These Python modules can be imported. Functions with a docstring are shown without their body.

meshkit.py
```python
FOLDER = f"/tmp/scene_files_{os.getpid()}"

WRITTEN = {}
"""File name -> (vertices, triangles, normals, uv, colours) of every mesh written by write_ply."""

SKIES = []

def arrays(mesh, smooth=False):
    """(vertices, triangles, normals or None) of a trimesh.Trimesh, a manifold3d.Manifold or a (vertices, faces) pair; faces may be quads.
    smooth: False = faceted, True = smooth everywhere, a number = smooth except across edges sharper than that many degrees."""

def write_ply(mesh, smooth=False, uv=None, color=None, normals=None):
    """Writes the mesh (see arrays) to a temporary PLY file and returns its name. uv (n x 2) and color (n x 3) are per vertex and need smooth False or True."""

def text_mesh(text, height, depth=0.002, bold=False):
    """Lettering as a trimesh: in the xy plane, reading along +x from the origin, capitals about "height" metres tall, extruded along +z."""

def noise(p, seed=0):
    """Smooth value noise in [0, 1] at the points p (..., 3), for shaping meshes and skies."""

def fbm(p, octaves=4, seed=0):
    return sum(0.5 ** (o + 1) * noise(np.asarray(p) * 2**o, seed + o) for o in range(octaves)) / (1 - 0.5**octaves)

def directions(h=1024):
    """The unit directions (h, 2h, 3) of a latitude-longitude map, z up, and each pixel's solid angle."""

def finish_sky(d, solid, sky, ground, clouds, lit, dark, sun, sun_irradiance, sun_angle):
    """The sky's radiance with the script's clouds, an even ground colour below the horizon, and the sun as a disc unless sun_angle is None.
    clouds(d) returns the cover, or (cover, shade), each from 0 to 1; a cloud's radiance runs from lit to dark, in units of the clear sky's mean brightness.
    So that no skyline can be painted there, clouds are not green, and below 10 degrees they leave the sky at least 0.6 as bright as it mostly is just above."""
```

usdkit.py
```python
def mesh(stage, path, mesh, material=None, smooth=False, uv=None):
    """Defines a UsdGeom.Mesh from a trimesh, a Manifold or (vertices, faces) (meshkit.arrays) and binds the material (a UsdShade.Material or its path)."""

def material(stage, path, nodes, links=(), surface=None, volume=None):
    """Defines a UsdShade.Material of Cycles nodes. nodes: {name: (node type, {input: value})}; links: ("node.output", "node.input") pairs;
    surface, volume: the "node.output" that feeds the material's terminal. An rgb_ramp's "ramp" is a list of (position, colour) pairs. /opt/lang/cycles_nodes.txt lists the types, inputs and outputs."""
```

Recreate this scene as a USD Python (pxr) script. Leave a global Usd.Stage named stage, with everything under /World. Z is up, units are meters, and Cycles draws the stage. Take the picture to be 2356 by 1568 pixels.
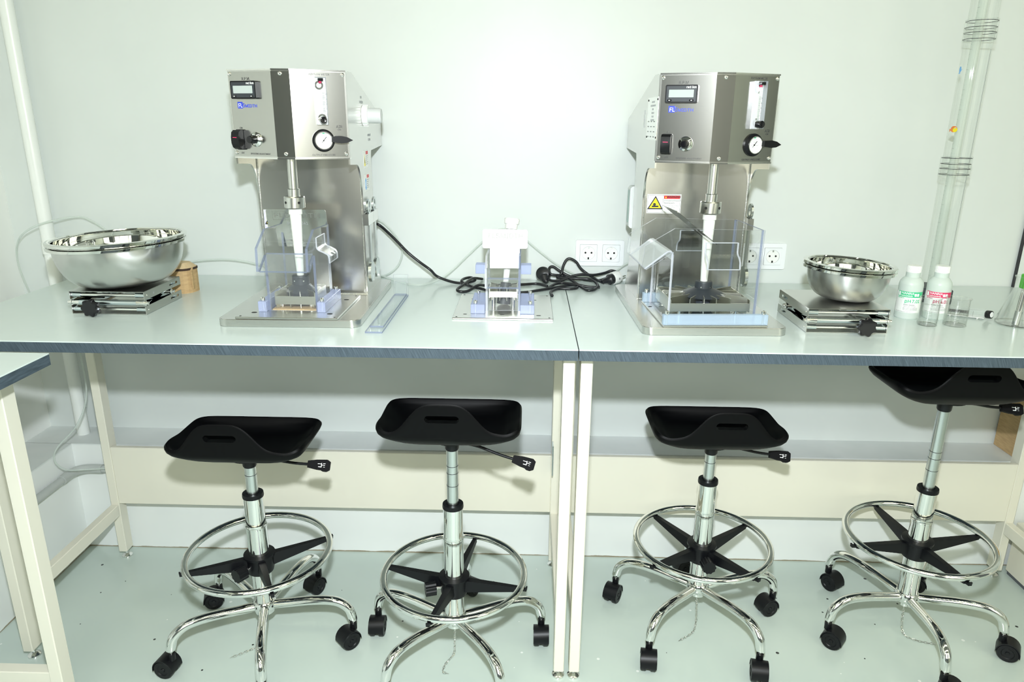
import math, random
import numpy as np, trimesh, manifold3d
from shapely.geometry import Polygon, Point, box as sbox
from shapely import affinity
from pxr import Usd, UsdGeom, UsdLux, UsdShade, Gf, Sdf
import usdkit, meshkit

random.seed(7)
rng = np.random.default_rng(7)
PI = math.pi
stage = Usd.Stage.CreateInMemory()
UsdGeom.SetStageUpAxis(stage, UsdGeom.Tokens.z)
UsdGeom.Xform.Define(stage, '/World')
UsdGeom.Scope.Define(stage, '/World/Looks')

# ------------------------------------------------------------------ camera, lights, exposure
CAM = np.array([-.118, -2.2378, 1.4046]); YAW, PIT, ROL, FPX = -.0202, .2971, .0100, 1637.2
cy_, sy_, cp_, sp_ = math.cos(YAW), math.sin(YAW), math.cos(PIT), math.sin(PIT)
fw = np.array([sy_*cp_, cy_*cp_, -sp_]); rt = np.array([cy_, -sy_, 0.]); up = np.cross(rt, fw)
cr, sr = math.cos(ROL), math.sin(ROL)
rt, up = cr*rt + sr*up, -sr*rt + cr*up
cam = UsdGeom.Camera.Define(stage, '/World/camera')
m4 = np.eye(4); m4[0, :3], m4[1, :3], m4[2, :3], m4[3, :3] = rt, up, -fw, CAM
cam.AddTransformOp().Set(Gf.Matrix4d(*m4.ravel().tolist()))
cam.CreateHorizontalApertureAttr(36.0); cam.CreateVerticalApertureAttr(36.0*1568/2356)
cam.CreateFocalLengthAttr(36.0*FPX/2356); cam.CreateClippingRangeAttr(Gf.Vec2f(.05, 100))
cam.CreateFStopAttr(0.0)
cam.CreateExposureAttr(.55)
FLASH_POS, FLASH_R, FLASH_I = (-.118, -2.20, 1.675), .035, 2900.
FLASH_COL = (.94, 1.0, 1.05)
CEIL_I, CEIL_COL = 3.2, (1.0, .985, .68)
FILL_I, FILL_COL = 1.55, (1.0, 1.0, .80)  # strength and tint of the added fill panel
fl = UsdLux.DiskLight.Define(stage, '/World/camera_flash')
fl.CreateRadiusAttr(FLASH_R); fl.CreateIntensityAttr(FLASH_I); fl.CreateColorAttr(Gf.Vec3f(*FLASH_COL))
fl.AddTranslateOp().Set(Gf.Vec3d(*FLASH_POS)); fl.AddRotateXOp().Set(34.0)

# ------------------------------------------------------------------ materials
def mat(name, nodes, links, surface): return usdkit.material(stage, '/World/Looks/' + name, nodes, links, surface=surface)
def pbr(name, col, rough=.5, **kw):
    d = dict(base_color=col, roughness=rough); d.update(kw)
    return mat(name, {'p': ('principled_bsdf', d)}, [], 'p.BSDF')
def pbr_noise(name, c0, c1, scale, rough=.5, bump=0., stretch=(1, 1, 1), rr=None, **kw):
    d = dict(base_color=c0, roughness=rough); d.update(kw)
    nodes = {'g': ('geometry', {}), 'm': ('mapping', {'scale': stretch}), 'n': ('noise_texture', {'scale': scale, 'detail': 4.}),
             'r': ('rgb_ramp', {'ramp': [(.3, c0), (.7, c1)]}), 'p': ('principled_bsdf', d)}
    links = [('g.position', 'm.vector'), ('m.vector', 'n.vector'), ('n.fac', 'r.fac'), ('r.color', 'p.base_color')]
    if rr:
        nodes['rr'] = ('map_range', {'from_min': .3, 'from_max': .7, 'to_min': rr[0], 'to_max': rr[1], 'clamp': True})
        links += [('n.fac', 'rr.value'), ('rr.result', 'p.roughness')]
    if bump:
        nodes['b'] = ('bump', {'strength': bump, 'distance': .001}); links += [('n.fac', 'b.height'), ('b.normal', 'p.normal')]
    return mat(name, nodes, links, 'p.BSDF')
def clear(name, tint, gcol=(1, 1, 1), grough=.02, base=.045, k=.75, pw=4., edge=None, diffuse=0., dcol=(1, 1, 1)):
    # a see-through sheet or thin glass: transparency mixed with gloss by the viewing angle of the surface itself
    nodes = {'l': ('layer_weight', {'blend': .5}), 'pw': ('math', {'math_type': 'power', 'value2': pw}),
             'mu': ('math', {'math_type': 'multiply_add', 'value2': k, 'value3': base}),
             't': ('transparent_bsdf', {'color': tint}), 'gl': ('glossy_bsdf', {'color': gcol, 'roughness': grough}),
             'mix': ('mix_closure', {})}
    links = [('l.facing', 'pw.value1'), ('pw.value', 'mu.value1'), ('mu.value', 'mix.fac'), ('t.BSDF', 'mix.closure1'), ('gl.BSDF', 'mix.closure2')]
    if edge is not None:
        nodes['er'] = ('rgb_ramp', {'ramp': [(0., tint), (.75, tint), (1., edge)]})
        links += [('l.facing', 'er.fac'), ('er.color', 't.color')]
    out = 'mix.closure'
    if diffuse:
        nodes['d'] = ('diffuse_bsdf', {'color': dcol}); nodes['m2'] = ('mix_closure', {'fac': diffuse})
        links += [('mix.closure', 'm2.closure1'), ('d.BSDF', 'm2.closure2')]; out = 'm2.closure'
    return mat(name, nodes, links, out)

M = {}
M['wall'] = pbr_noise('wall_paint', (.645, .688, .672), (.66, .703, .687), 6, .42, specular_ior_level=.35)
M['wall_lightened'] = pbr('lightened_wall_paint', (.84, .86, .83), .45)  # left wall colour lightened to stand in for light missing there
M['ledge_top'] = pbr_noise('ledge_paint', (.70, .74, .73), (.76, .79, .78), 9, .4)
M['cream'] = pbr('cream_wall_paint', (.74, .73, .66), .6)
M['ceiling'] = pbr('unseen_ceiling_paint', (.16, .165, .16), .8)  # ceiling out of view, kept dark so the chrome reflects dark bands
M['powder'] = pbr('cream_powder_coat', (.76, .74, .63), .42)
M['laminate'] = pbr_noise('laminate', (.605, .69, .67), (.615, .70, .68), 40, .26, coat_weight=.25, coat_roughness=.12)
M['pu'] = pbr('black_polyurethane', (.0012, .0013, .0017), .5, specular_ior_level=.13)
M['paddle'] = pbr('matt_black_plastic', (.004, .004, .005), .7, specular_ior_level=.15)
M['blk'] = pbr('black_plastic', (.004, .0045, .006), .4, specular_ior_level=.3)
M['rubber'] = pbr('black_rubber', (.01, .011, .014), .33)
M['knob'] = pbr('black_gloss', (.006, .006, .008), .12)
M['chrome'] = pbr('chrome', (.86, .87, .86), .05, metallic=1.)
M['satin'] = pbr('gas_lift_steel', (.62, .66, .66), .26, metallic=1.)
M['steel'] = pbr_noise('brushed_steel', (.645, .645, .62), (.66, .66, .635), 40, .22, 0, (9, 9, .25), metallic=1.)
M['steel_flat'] = pbr_noise('base_steel', (.64, .645, .62), (.655, .66, .635), 40, .25, 0, (.25, 9, 9), metallic=1.)
M['panel'] = pbr_noise('panel_steel', (.50, .50, .475), (.505, .505, .48), 40, .19, 0, (9, 9, .25), metallic=1.)
M['tag_bright'] = pbr('bright_plate_steel', (.72, .73, .71), .5, metallic=1.)
M['engrave_grey'] = pbr('grey_engraving', (.46, .47, .46), .6)
M['engrave'] = pbr('engraved_steel', (.42, .42, .40), .4, metallic=1.)
M['jack'] = pbr('jack_steel', (.62, .62, .59), .22, metallic=1.)
M['weld'] = pbr_noise('weld_steel', (.5, .5, .48), (.85, .85, .82), 260, .3, .8, metallic=1.)
M['screw'] = pbr('bright_steel', (.80, .80, .78), .16, metallic=1.)
M['mirror'] = pbr('mirror_steel', (.80, .81, .78), .035, metallic=1.)
M['bowl'] = mat('satin_bowl_steel', {'t': ('tangent', {'direction_type': 'radial', 'axis': 'z'}), 'p': ('principled_bsdf', {'base_color': (.64, .65, .635), 'roughness': .3, 'metallic': 1., 'anisotropic': .8, 'anisotropic_rotation': .25})}, [('t.tangent', 'p.tangent')], 'p.BSDF')
M['zinc'] = pbr('zinc_plate', (.60, .67, .70), .2, metallic=1.)
M['fin'] = pbr('fin_steel', (.62, .62, .55), .34, metallic=1.)
M['acrylic'] = clear('clear_acrylic', (.955, .965, .965), base=.03, k=.55)
M['acrylic_dusty'] = clear('scuffed_acrylic', (.95, .965, .965), base=.03, k=.5, diffuse=.06, dcol=(.9, .95, 1))
M['acrylic_edge'] = clear('acrylic_edge', (.42, .46, .58), gcol=(.9, .92, 1), grough=.25, base=.12, k=.4, diffuse=.36, dcol=(.36, .41, .56))
M['acrylic_edge_pale'] = clear('pale_acrylic_edge', (.74, .76, .82), gcol=(.95, .95, 1), grough=.2, base=.12, k=.4, diffuse=.5, dcol=(.72, .74, .80))
M['block'] = clear('acrylic_block', (.66, .72, .90), grough=.2, base=.06, k=.4, diffuse=.5, dcol=(.54, .60, .84))
M['block_pale'] = clear('pale_acrylic_block', (.72, .82, .90), grough=.15, base=.07, k=.4, diffuse=.42, dcol=(.58, .70, .84))
M['acrylic_whitened'] = clear('whitened_acrylic', (.95, .965, .965), base=.05, k=.5, grough=.15, diffuse=.28, dcol=(.9, .93, .95))  # clear sheet with white mixed in to stand for a reflection
M['glass'] = clear('thin_glass', (.985, .99, .988), base=.03, k=.6, pw=3., edge=(.74, .78, .76))
M['tube'] = clear('clear_pipe', (.975, .985, .98), base=.03, k=.45, pw=3., edge=(.78, .82, .80))
M['hose'] = clear('clear_hose', (.86, .90, .88), base=.05, k=.4, pw=3., edge=(.6, .63, .6), diffuse=.3, dcol=(.85, .89, .86))
M['white'] = pbr('white_plastic', (.84, .86, .84), .35)
M['nylon'] = pbr('white_nylon', (.86, .87, .84), .4, subsurface_weight=.2, subsurface_radius=(.01, .01, .01), subsurface_scale=.2)
M['socket'] = pbr('socket_white', (.80, .83, .86), .22)
M['grey'] = pbr('grey_plastic', (.62, .65, .65), .4)
M['hub'] = pbr('charcoal_plastic', (.03, .036, .045), .45)
M['dark'] = pbr('dark_hole', (.01, .01, .01), .8)
M['pvc'] = pbr('white_pvc', (.82, .85, .82), .3)
M['pvc_grey'] = pbr('grey_pvc', (.47, .50, .48), .35)
M['brown'] = pbr_noise('cardboard', (.46, .31, .15), (.58, .40, .20), 30, .8, .2, (1, 1, 6))
M['brown_pale'] = pbr_noise('torn_cardboard', (.62, .46, .26), (.70, .55, .33), 60, .85, .3)
M['brown_dark'] = pbr('dark_cardboard_edge', (.05, .03, .02), .9)  # dark band round the top of the cardboard block
M['blue'] = pbr('blue_print', (.03, .06, .62), .4)
M['ink'] = pbr('black_print', (.02, .02, .025), .5)
M['ink_grey'] = pbr('grey_print', (.28, .30, .30), .5)
M['ink_pale'] = pbr('pale_engraving', (.62, .63, .60), .5)
M['inkw'] = pbr('white_print', (.86, .88, .88), .4)
M['red'] = pbr('red_print', (.62, .02, .03), .4)
M['crimson'] = pbr('crimson_print', (.66, .03, .12), .4)
M['crimson_text'] = pbr('crimson_letters', (.45, .02, .10), .4)
M['green'] = pbr('green_print', (.04, .52, .24), .4)
M['lime'] = pbr('green_probe_plastic', (.07, .40, .03), .35)
M['yellow'] = pbr('yellow_print', (.80, .66, .02), .4)
M['sky'] = pbr('sky_blue_print', (.16, .42, .80), .4)
M['orange'] = pbr('orange_print', (.75, .22, .06), .4)
M['label'] = pbr('white_label', (.82, .84, .82), .35)
M['lcd'] = pbr('lcd', (.48, .54, .53), .15)
M['teal'] = clear('teal_bowl', (.45, .60, .56), grough=.1, base=.1, diffuse=.5, dcol=(.42, .58, .55))
M['hdpe'] = mat('milky_bottle', {'d': ('principled_bsdf', {'base_color': (.78, .86, .82), 'roughness': .32}), 't': ('translucent_bsdf', {'color': (.78, .88, .83)}), 'm': ('mix_closure', {'fac': .35})},
                [('d.BSDF', 'm.closure1'), ('t.BSDF', 'm.closure2')], 'm.closure')
M['panel_dark'] = pbr('dark_panel_paint', (.10, .11, .12), .5)
M['lamp'] = mat('lamp_diffuser', {'e': ('emission', {'color': CEIL_COL, 'strength': CEIL_I})}, [], 'e.emission')
M['fill_glow'] = mat('fill_panel_glow', {'e': ('emission', {'color': FILL_COL, 'strength': FILL_I})}, [], 'e.emission')  # glow of the added fill panel
# bench core: dark blue grey with fine diagonal saw marks
M['core'] = mat('bench_core', {'g': ('geometry', {}), 'm0': ('mapping', {'rotation': (0, .42, 0)}), 'm': ('mapping', {'scale': (330, 16, 16)}), 'n': ('noise_texture', {'scale': 1.7, 'detail': 3.}),
    'r': ('rgb_ramp', {'ramp': [(.34, (.034, .052, .068)), (.66, (.068, .096, .122))]}), 'p': ('principled_bsdf', {'roughness': .55})},
    [('g.position', 'm0.vector'), ('m0.vector', 'm.vector'), ('m.vector', 'n.vector'), ('n.fac', 'r.fac'), ('r.color', 'p.base_color')], 'p.BSDF')
# floor: grey green epoxy with scattered black and white flakes
M['floor'] = mat('floor_epoxy', {'g': ('geometry', {}),
    'v': ('voronoi_texture', {'scale': 20., 'randomness': 1.}), 'lt': ('math', {'math_type': 'less_than', 'value2': .055}),
    'sel': ('separate_color', {}), 'sz': ('math', {'math_type': 'multiply', 'value2': .10}), 'lt2': ('math', {'math_type': 'less_than'}),
    'bw': ('math', {'math_type': 'greater_than', 'value2': .52}), 'fc': ('mix', {'color1': (.035, .04, .04), 'color2': (.78, .82, .78)}),
    'n': ('noise_texture', {'scale': 2.2, 'detail': 3.}), 'r': ('rgb_ramp', {'ramp': [(.3, (.51, .595, .545)), (.7, (.555, .64, .59))]}),
    'mx': ('mix', {}), 'n2': ('noise_texture', {'scale': 28., 'detail': 2.}), 'b': ('bump', {'strength': .1, 'distance': .004}),
    'p': ('principled_bsdf', {'roughness': .2, 'specular_ior_level': .5})},
    [('g.position', 'v.vector'), ('v.color', 'sel.color'), ('sel.r', 'sz.value1'), ('v.distance', 'lt2.value1'), ('sz.value', 'lt2.value2'),
     ('sel.g', 'bw.value1'), ('bw.value', 'fc.fac'), ('g.position', 'n.vector'), ('n.fac', 'r.fac'), ('r.color', 'mx.color1'), ('fc.color', 'mx.color2'),
     ('lt2.value', 'mx.fac'), ('mx.color', 'p.base_color'), ('g.position', 'n2.vector'), ('n2.fac', 'b.height'), ('b.normal', 'p.normal')], 'p.BSDF')
# low wall: white paint, chipped and dirty just above the floor
M['low_wall'] = mat('low_wall_paint', {'g': ('geometry', {}), 's': ('separate_xyz', {}), 'm': ('mapping', {'scale': (7, 7, 30)}), 'n': ('noise_texture', {'scale': 1.2, 'detail': 6., 'roughness': .65}),
    'k': ('math', {'math_type': 'multiply', 'value2': 80.}), 'ad': ('math', {'math_type': 'subtract'}), 'r': ('rgb_ramp', {'ramp': [(0., (0, 0, 0)), (.12, (0, 0, 0)), (.25, (1, 1, 1)), (1., (1, 1, 1))]}),
    'c': ('mix', {'color1': (.82, .85, .83), 'color2': (.30, .26, .18)}), 'p': ('principled_bsdf', {'roughness': .4})},
    [('g.position', 's.vector'), ('g.position', 'm.vector'), ('m.vector', 'n.vector'), ('s.z', 'k.value1'), ('n.fac', 'ad.value1'), ('k.value', 'ad.value2'),
     ('ad.value', 'r.fac'), ('r.color', 'c.fac'), ('c.color', 'p.base_color')], 'p.BSDF')

# ------------------------------------------------------------------ scene helpers
taken = set()
def numbered(path):
    p, k = path, 0
    while p in taken: k += 1; p = f'{path}_{k:03d}'
    taken.add(p); return p
ORG = {}
def tag(path, label=None, cat=None, group=None, kind=None):
    prim = stage.GetPrimAtPath(path)
    for k, v in (('label', label), ('category', cat), ('group', group), ('kind', kind)):
        if v: prim.SetCustomDataByKey(k, v)
    return path
def thing(name, label, cat, loc=(0, 0, 0), rotz=0., group=None, tilt=None):
    path = numbered('/World/' + name)
    x = UsdGeom.Xform.Define(stage, path); x.AddTranslateOp().Set(Gf.Vec3d(*map(float, loc)))
    if rotz: x.AddRotateZOp().Set(float(rotz))
    if tilt: x.AddRotateYOp().Set(float(tilt))
    ORG[path] = np.array(loc, float)
    return tag(path, label, cat, group)
def obj(name, mesh, m, parent=None, smooth=False, label=None, kind=None):
    """one Mesh prim; the vertices are given in the room's coordinates and become relative to the thing's base."""
    path = numbered((parent or '/World') + '/' + name)
    v, f, n = meshkit.arrays(mesh, False)
    o = ORG.get('/'.join(path.split('/')[:3]), np.zeros(3)) if parent else np.zeros(3)
    usdkit.mesh(stage, path, (v - o, f), M[m], smooth=smooth)
    if label or kind: tag(path, label, kind=kind)
    return path
def solo(name, mesh, m, label, cat, group=None, smooth=False):
    p = obj(name, mesh, m, None, smooth); return tag(p, label, cat, group)
def struct(name, mesh, m): return tag(obj(name, mesh, m), kind='structure')

# ------------------------------------------------------------------ shape helpers
cat_ = trimesh.util.concatenate
A = np.array
def box(x0, x1, y0, y1, z0, z1, b=0.):
    x0, x1, y0, y1, z0, z1 = min(x0, x1), max(x0, x1), min(y0, y1), max(y0, y1), min(z0, z1), max(z0, z1)
    if not b:
        m = trimesh.creation.box([x1-x0, y1-y0, z1-z0]); m.apply_translation([(x0+x1)/2, (y0+y1)/2, (z0+z1)/2]); return m
    pts = []
    for sx in (0, 1):
        for sy in (0, 1):
            for sz in (0, 1):
                c = A([x1 if sx else x0, y1 if sy else y0, z1 if sz else z0]); d = A([-1 if sx else 1, -1 if sy else 1, -1 if sz else 1])*b
                for k in range(3):
                    e = d.copy(); e[k] = 0; pts.append(c + e)
    return trimesh.Trimesh(*hull_(pts))
def hull_(pts):
    h = manifold3d.Manifold.hull_points(np.asarray(pts, float)).to_mesh(); return h.vert_properties[:, :3], h.tri_verts
def frame(mesh, o, u, v):
    u, v = A(u, float), A(v, float); u /= np.linalg.norm(u); v = v - u*(u@v); v /= np.linalg.norm(v); n = np.cross(u, v)
    m = mesh.copy(); m.vertices = A(o, float) + m.vertices @ np.stack([u, v, n]); return m
def prism(poly, h, o=(0, 0, 0), u=(1, 0, 0), v=(0, 1, 0)):
    if hasattr(poly, 'geoms'): return cat_([prism(g, h, o, u, v) for g in poly.geoms])
    if not hasattr(poly, 'exterior'): poly = Polygon(poly)
    return frame(trimesh.creation.extrude_polygon(poly, h, engine='earcut'), o, u, v)
def rrect(w, h, r, n=4): return sbox(-w/2+r, -h/2+r, w/2-r, h/2-r).buffer(r, quad_segs=n)
def cyl(p, q, r, n=20, r2=None): return tube([p, q], [r, r if r2 is None else r2], n)
def tube(path, r, n=10, closed=False, caps=True):
    P = A(path, float); k = len(P); R = np.full(k, r) if np.ndim(r) == 0 else A(r, float)
    T = np.roll(P, -1, 0) - np.roll(P, 1, 0) if closed else np.gradient(P, axis=0)
    T /= np.maximum(np.linalg.norm(T, axis=1, keepdims=True), 1e-12)
    a = A([0, 0, 1.]) if abs(T[0][2]) < .9 else A([1., 0, 0]); N = [np.cross(T[0], a)]; N[0] /= np.linalg.norm(N[0])
    for i in range(1, k):
        w = N[-1] - T[i]*(N[-1]@T[i]); N.append(w/np.linalg.norm(w))
    N = A(N); B = np.cross(T, N); th = np.arange(n)*2*PI/n
    V = (P[:, None] + R[:, None, None]*(np.cos(th)[None, :, None]*N[:, None] + np.sin(th)[None, :, None]*B[:, None])).reshape(-1, 3)
    F = []
    for i in range(k if closed else k-1):
        j = (i+1) % k
        for q in range(n):
            q2 = (q+1) % n; a_, b_, c_, d_ = i*n+q, i*n+q2, j*n+q2, j*n+q
            F += [[a_, b_, c_], [a_, c_, d_]]
    if not closed and caps:
        V = np.vstack([V, P[:1], P[-1:]]); c0, c1 = k*n, k*n+1
        for q in range(n): F += [[c0, (q+1) % n, q], [c1, (k-1)*n+q, (k-1)*n+(q+1) % n]]
    return trimesh.Trimesh(V, F, process=False)
def spline(pts, per=8, closed=False):
    P = A(pts, float); n = len(P); out = []
    for i in range(n if closed else n-1):
        g = (lambda k: P[k % n]) if closed else (lambda k: P[min(max(k, 0), n-1)])
        p0, p1, p2, p3 = g(i-1), g(i), g(i+1), g(i+2)
        for t in np.arange(per)/per:
            out.append(.5*((2*p1) + (-p0+p2)*t + (2*p0-5*p1+4*p2-p3)*t*t + (-p0+3*p1-3*p2+p3)*t**3))
    if not closed: out.append(P[-1])
    return A(out)
def lathe(prof, n=32, o=(0, 0, 0), ax=None):
    """prof: (r, z) pairs; a hollow piece closes its profile on itself."""
    pr = A(prof, float); th = np.arange(n)*2*PI/n; k = len(pr)
    V = np.stack([pr[:, 0, None]*np.cos(th), pr[:, 0, None]*np.sin(th), np.repeat(pr[:, 1, None], n, 1)], -1).reshape(-1, 3)
    F = []
    for i in range(k-1):
        for q in range(n):
            q2 = (q+1) % n
            if pr[i, 0] > 1e-9: F.append([i*n+q, i*n+q2, (i+1)*n+q2])
            if pr[i+1, 0] > 1e-9: F.append([i*n+q, (i+1)*n+q2, (i+1)*n+q])
    m = trimesh.Trimesh(V, F, process=False); m.merge_vertices(); m.update_faces(m.nondegenerate_faces())
    if ax is not None:
        z = A(ax, float); z /= np.linalg.norm(z); a = A([1., 0, 0]) if abs(z[0]) < .9 else A([0, 1., 0]); x = np.cross(a, z); x /= np.linalg.norm(x)
        m.vertices = m.vertices @ np.stack([x, np.cross(z, x), z])
    m.apply_translation(o); return m
def ring(c, R, r, n=64, k=12): th = np.arange(n)*2*PI/n; return tube(np.stack([c[0]+R*np.cos(th), c[1]+R*np.sin(th), np.full(n, c[2])], 1), r, k, closed=True)
def sheet(poly, t, o, u, v):
    """a flat clear sheet: its face and, as a second mesh, the cut edge all round."""
    p = poly if hasattr(poly, 'exterior') else Polygon(poly)
    m = trimesh.creation.extrude_polygon(p, t, engine='earcut'); m.unmerge_vertices(); fn = m.face_normals
    f = trimesh.Trimesh(m.vertices, m.faces[fn[:, 2] > .5]); e = trimesh.Trimesh(m.vertices, m.faces[abs(fn[:, 2]) < .5])
    return frame(f, o, u, v), frame(e, o, u, v)
def acrylic(parent, name, poly, t, o, u, v, m='acrylic', me='acrylic_edge', edge='cut_edge', label=None):
    f, e = sheet(poly, t, o, u, v); f.merge_vertices(); p = obj(name, f, m, parent, label=label); e.merge_vertices(); obj(edge, e, me, p); return p
def bent(prof, t, w, o, u, v):
    """an acrylic strip bent along prof (2-D), t thick, w wide along u x v."""
    from shapely.geometry import LineString
    return prism(LineString(prof).buffer(t/2, cap_style=2, join_style=1, quad_segs=6), w, o, u, v)
def handle(parent, prof, w, o, u, v, m='acrylic'):
    from shapely.geometry import LineString
    P_ = obj('handle', bent(prof, .004, w, o, u, v), m, parent)
    u_, v_ = A(u, float), A(v, float); n_ = np.cross(u_, v_); L_ = LineString(prof); q_ = [L_.interpolate(k_/14, normalized=True) for k_ in range(15)]
    for k_ in (0, w): obj('cut_edge', tube([A(o)+u_*p_.x+v_*p_.y+n_*k_ for p_ in q_], .0019, 6), 'acrylic_edge_pale', P_)
    for p_ in (q_[0], q_[-1]): obj('cut_edge', cyl(A(o)+u_*p_.x+v_*p_.y, A(o)+u_*p_.x+v_*p_.y+n_*w, .0012, 6), 'acrylic_edge_pale', P_)
    return P_
def text(s, h, o, u, v, d=.0003, center=True, bold=False):
    m = meshkit.text_mesh(s, h, d, bold)
    if center: m.apply_translation([-m.bounds[:, 0].mean(), 0, 0])
    return frame(m, o, u, v)

# ------------------------------------------------------------------ the setting
HT = .926                     # bench top
XL, XR, YF, ZC = -1.76, 3.4, -3.35, 2.9
struct('floor', box(XL-.1, XR+.1, YF-.1, .1, -.06, 0), 'floor')
struct('ceiling', box(XL-.1, XR+.1, YF-.1, .1, ZC, ZC+.06), 'ceiling')
struct('wall_back', box(XL-.1, XR+.1, 0, .1, 0, ZC), 'wall')
struct('wall_left', box(XL-.1, XL, YF, 0, 0, ZC), 'wall_lightened')
struct('wall_right', box(XR, XR+.1, YF, 0, 0, ZC), 'wall')
struct('unseen_wall_front', box(XL-.1, XR+.1, YF-.1, YF, 0, ZC), 'cream')  # out of view; set close so the panel on it lights the benches
LZ, LY, LX = .385, -.135, -1.605
t1 = tag(obj('trim_1', box(XL, XR, LY, 0, 0, LZ-.004), 'low_wall'), 'low white step of the wall along the back of the benches', kind='structure')
obj('ledge_top', box(XL, XR, LY-.001, 0, LZ-.004, LZ), 'ledge_top', t1)
t2 = tag(obj('trim_2', box(XL, LX, YF, LY, 0, LZ-.004), 'low_wall'), 'low white step of the left wall', kind='structure')
obj('ledge_top', box(XL, LX+.001, YF, LY, LZ-.004, LZ), 'ledge_top', t2)
# behind the viewer: unseen door and dark panels for reflections, added fill panel
d1 = tag(obj('unseen_door_1', box(XR-.05, XR, -1.9, -1.0, 0, 2.1, .004), 'panel_dark'), kind='structure'); obj('unseen_door_handle', cyl((XR-.05, -1.8, 1.02), (XR-.1, -1.8, 1.02), .012), 'screw', d1)  # out of view, gives the polished metal a dark reflection
WX0, WX1, WZ0, WZ1 = -1.65, 3.25, .90, 2.7
w1 = tag(obj('added_fill_panel_1', box(WX0, WX1, YF-.02, YF+.015, WZ0, WZ1), 'fill_glow'), kind='structure')  # added glowing panel that fills the shade under the benches
for k in range(6): obj('fill_panel_frame', box(WX0+k*.98-.025, WX0+k*.98+.025, YF, YF+.04, WZ0-.04, WZ1+.04, .004), 'white', w1)
for z in (WZ0-.06, WZ1): obj('fill_panel_rail', box(WX0-.04, WX1+.04, YF, YF+.05, z, z+.06, .004), 'white', w1)
struct('unseen_dark_panel_3', box(-.97, .91, YF+.01, YF+.45, .40, .80, .004), 'panel_dark')  # out of view, darkens what the steel columns reflect
struct('unseen_dark_panel_4', box(-1.62, -.98, YF+.01, YF+.4, 0, 2.2, .004), 'panel_dark')  # out of view, placed to darken reflections in the machine heads and chrome
struct('unseen_dark_panel_5', box(.92, 1.5, YF+.01, YF+.4, 0, 2.2, .004), 'panel_dark')  # second dark upright out of view, for the same reflections

for cx, wx in ((-.9, 'left'), (.9, 'middle'), (2.5, 'right')):  # lamps out of view; place and strength chosen to light the room
    for cyy, wy in ((-2.7, 'just behind the viewer'), (-1.6, 'over the viewer')):
        t = thing('unseen_ceiling_light', f'unseen ceiling luminaire lighting the room, {wx} column, {wy}', 'ceiling light', (cx, cyy, ZC))
        obj('frame', box(cx-.62, cx+.62, cyy-.17, cyy+.17, ZC-.012, ZC-.001, .002), 'white', t)
        obj('diffuser', box(cx-.6, cx+.6, cyy-.15, cyy+.15, ZC-.016, ZC-.0125), 'lamp', t)

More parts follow.
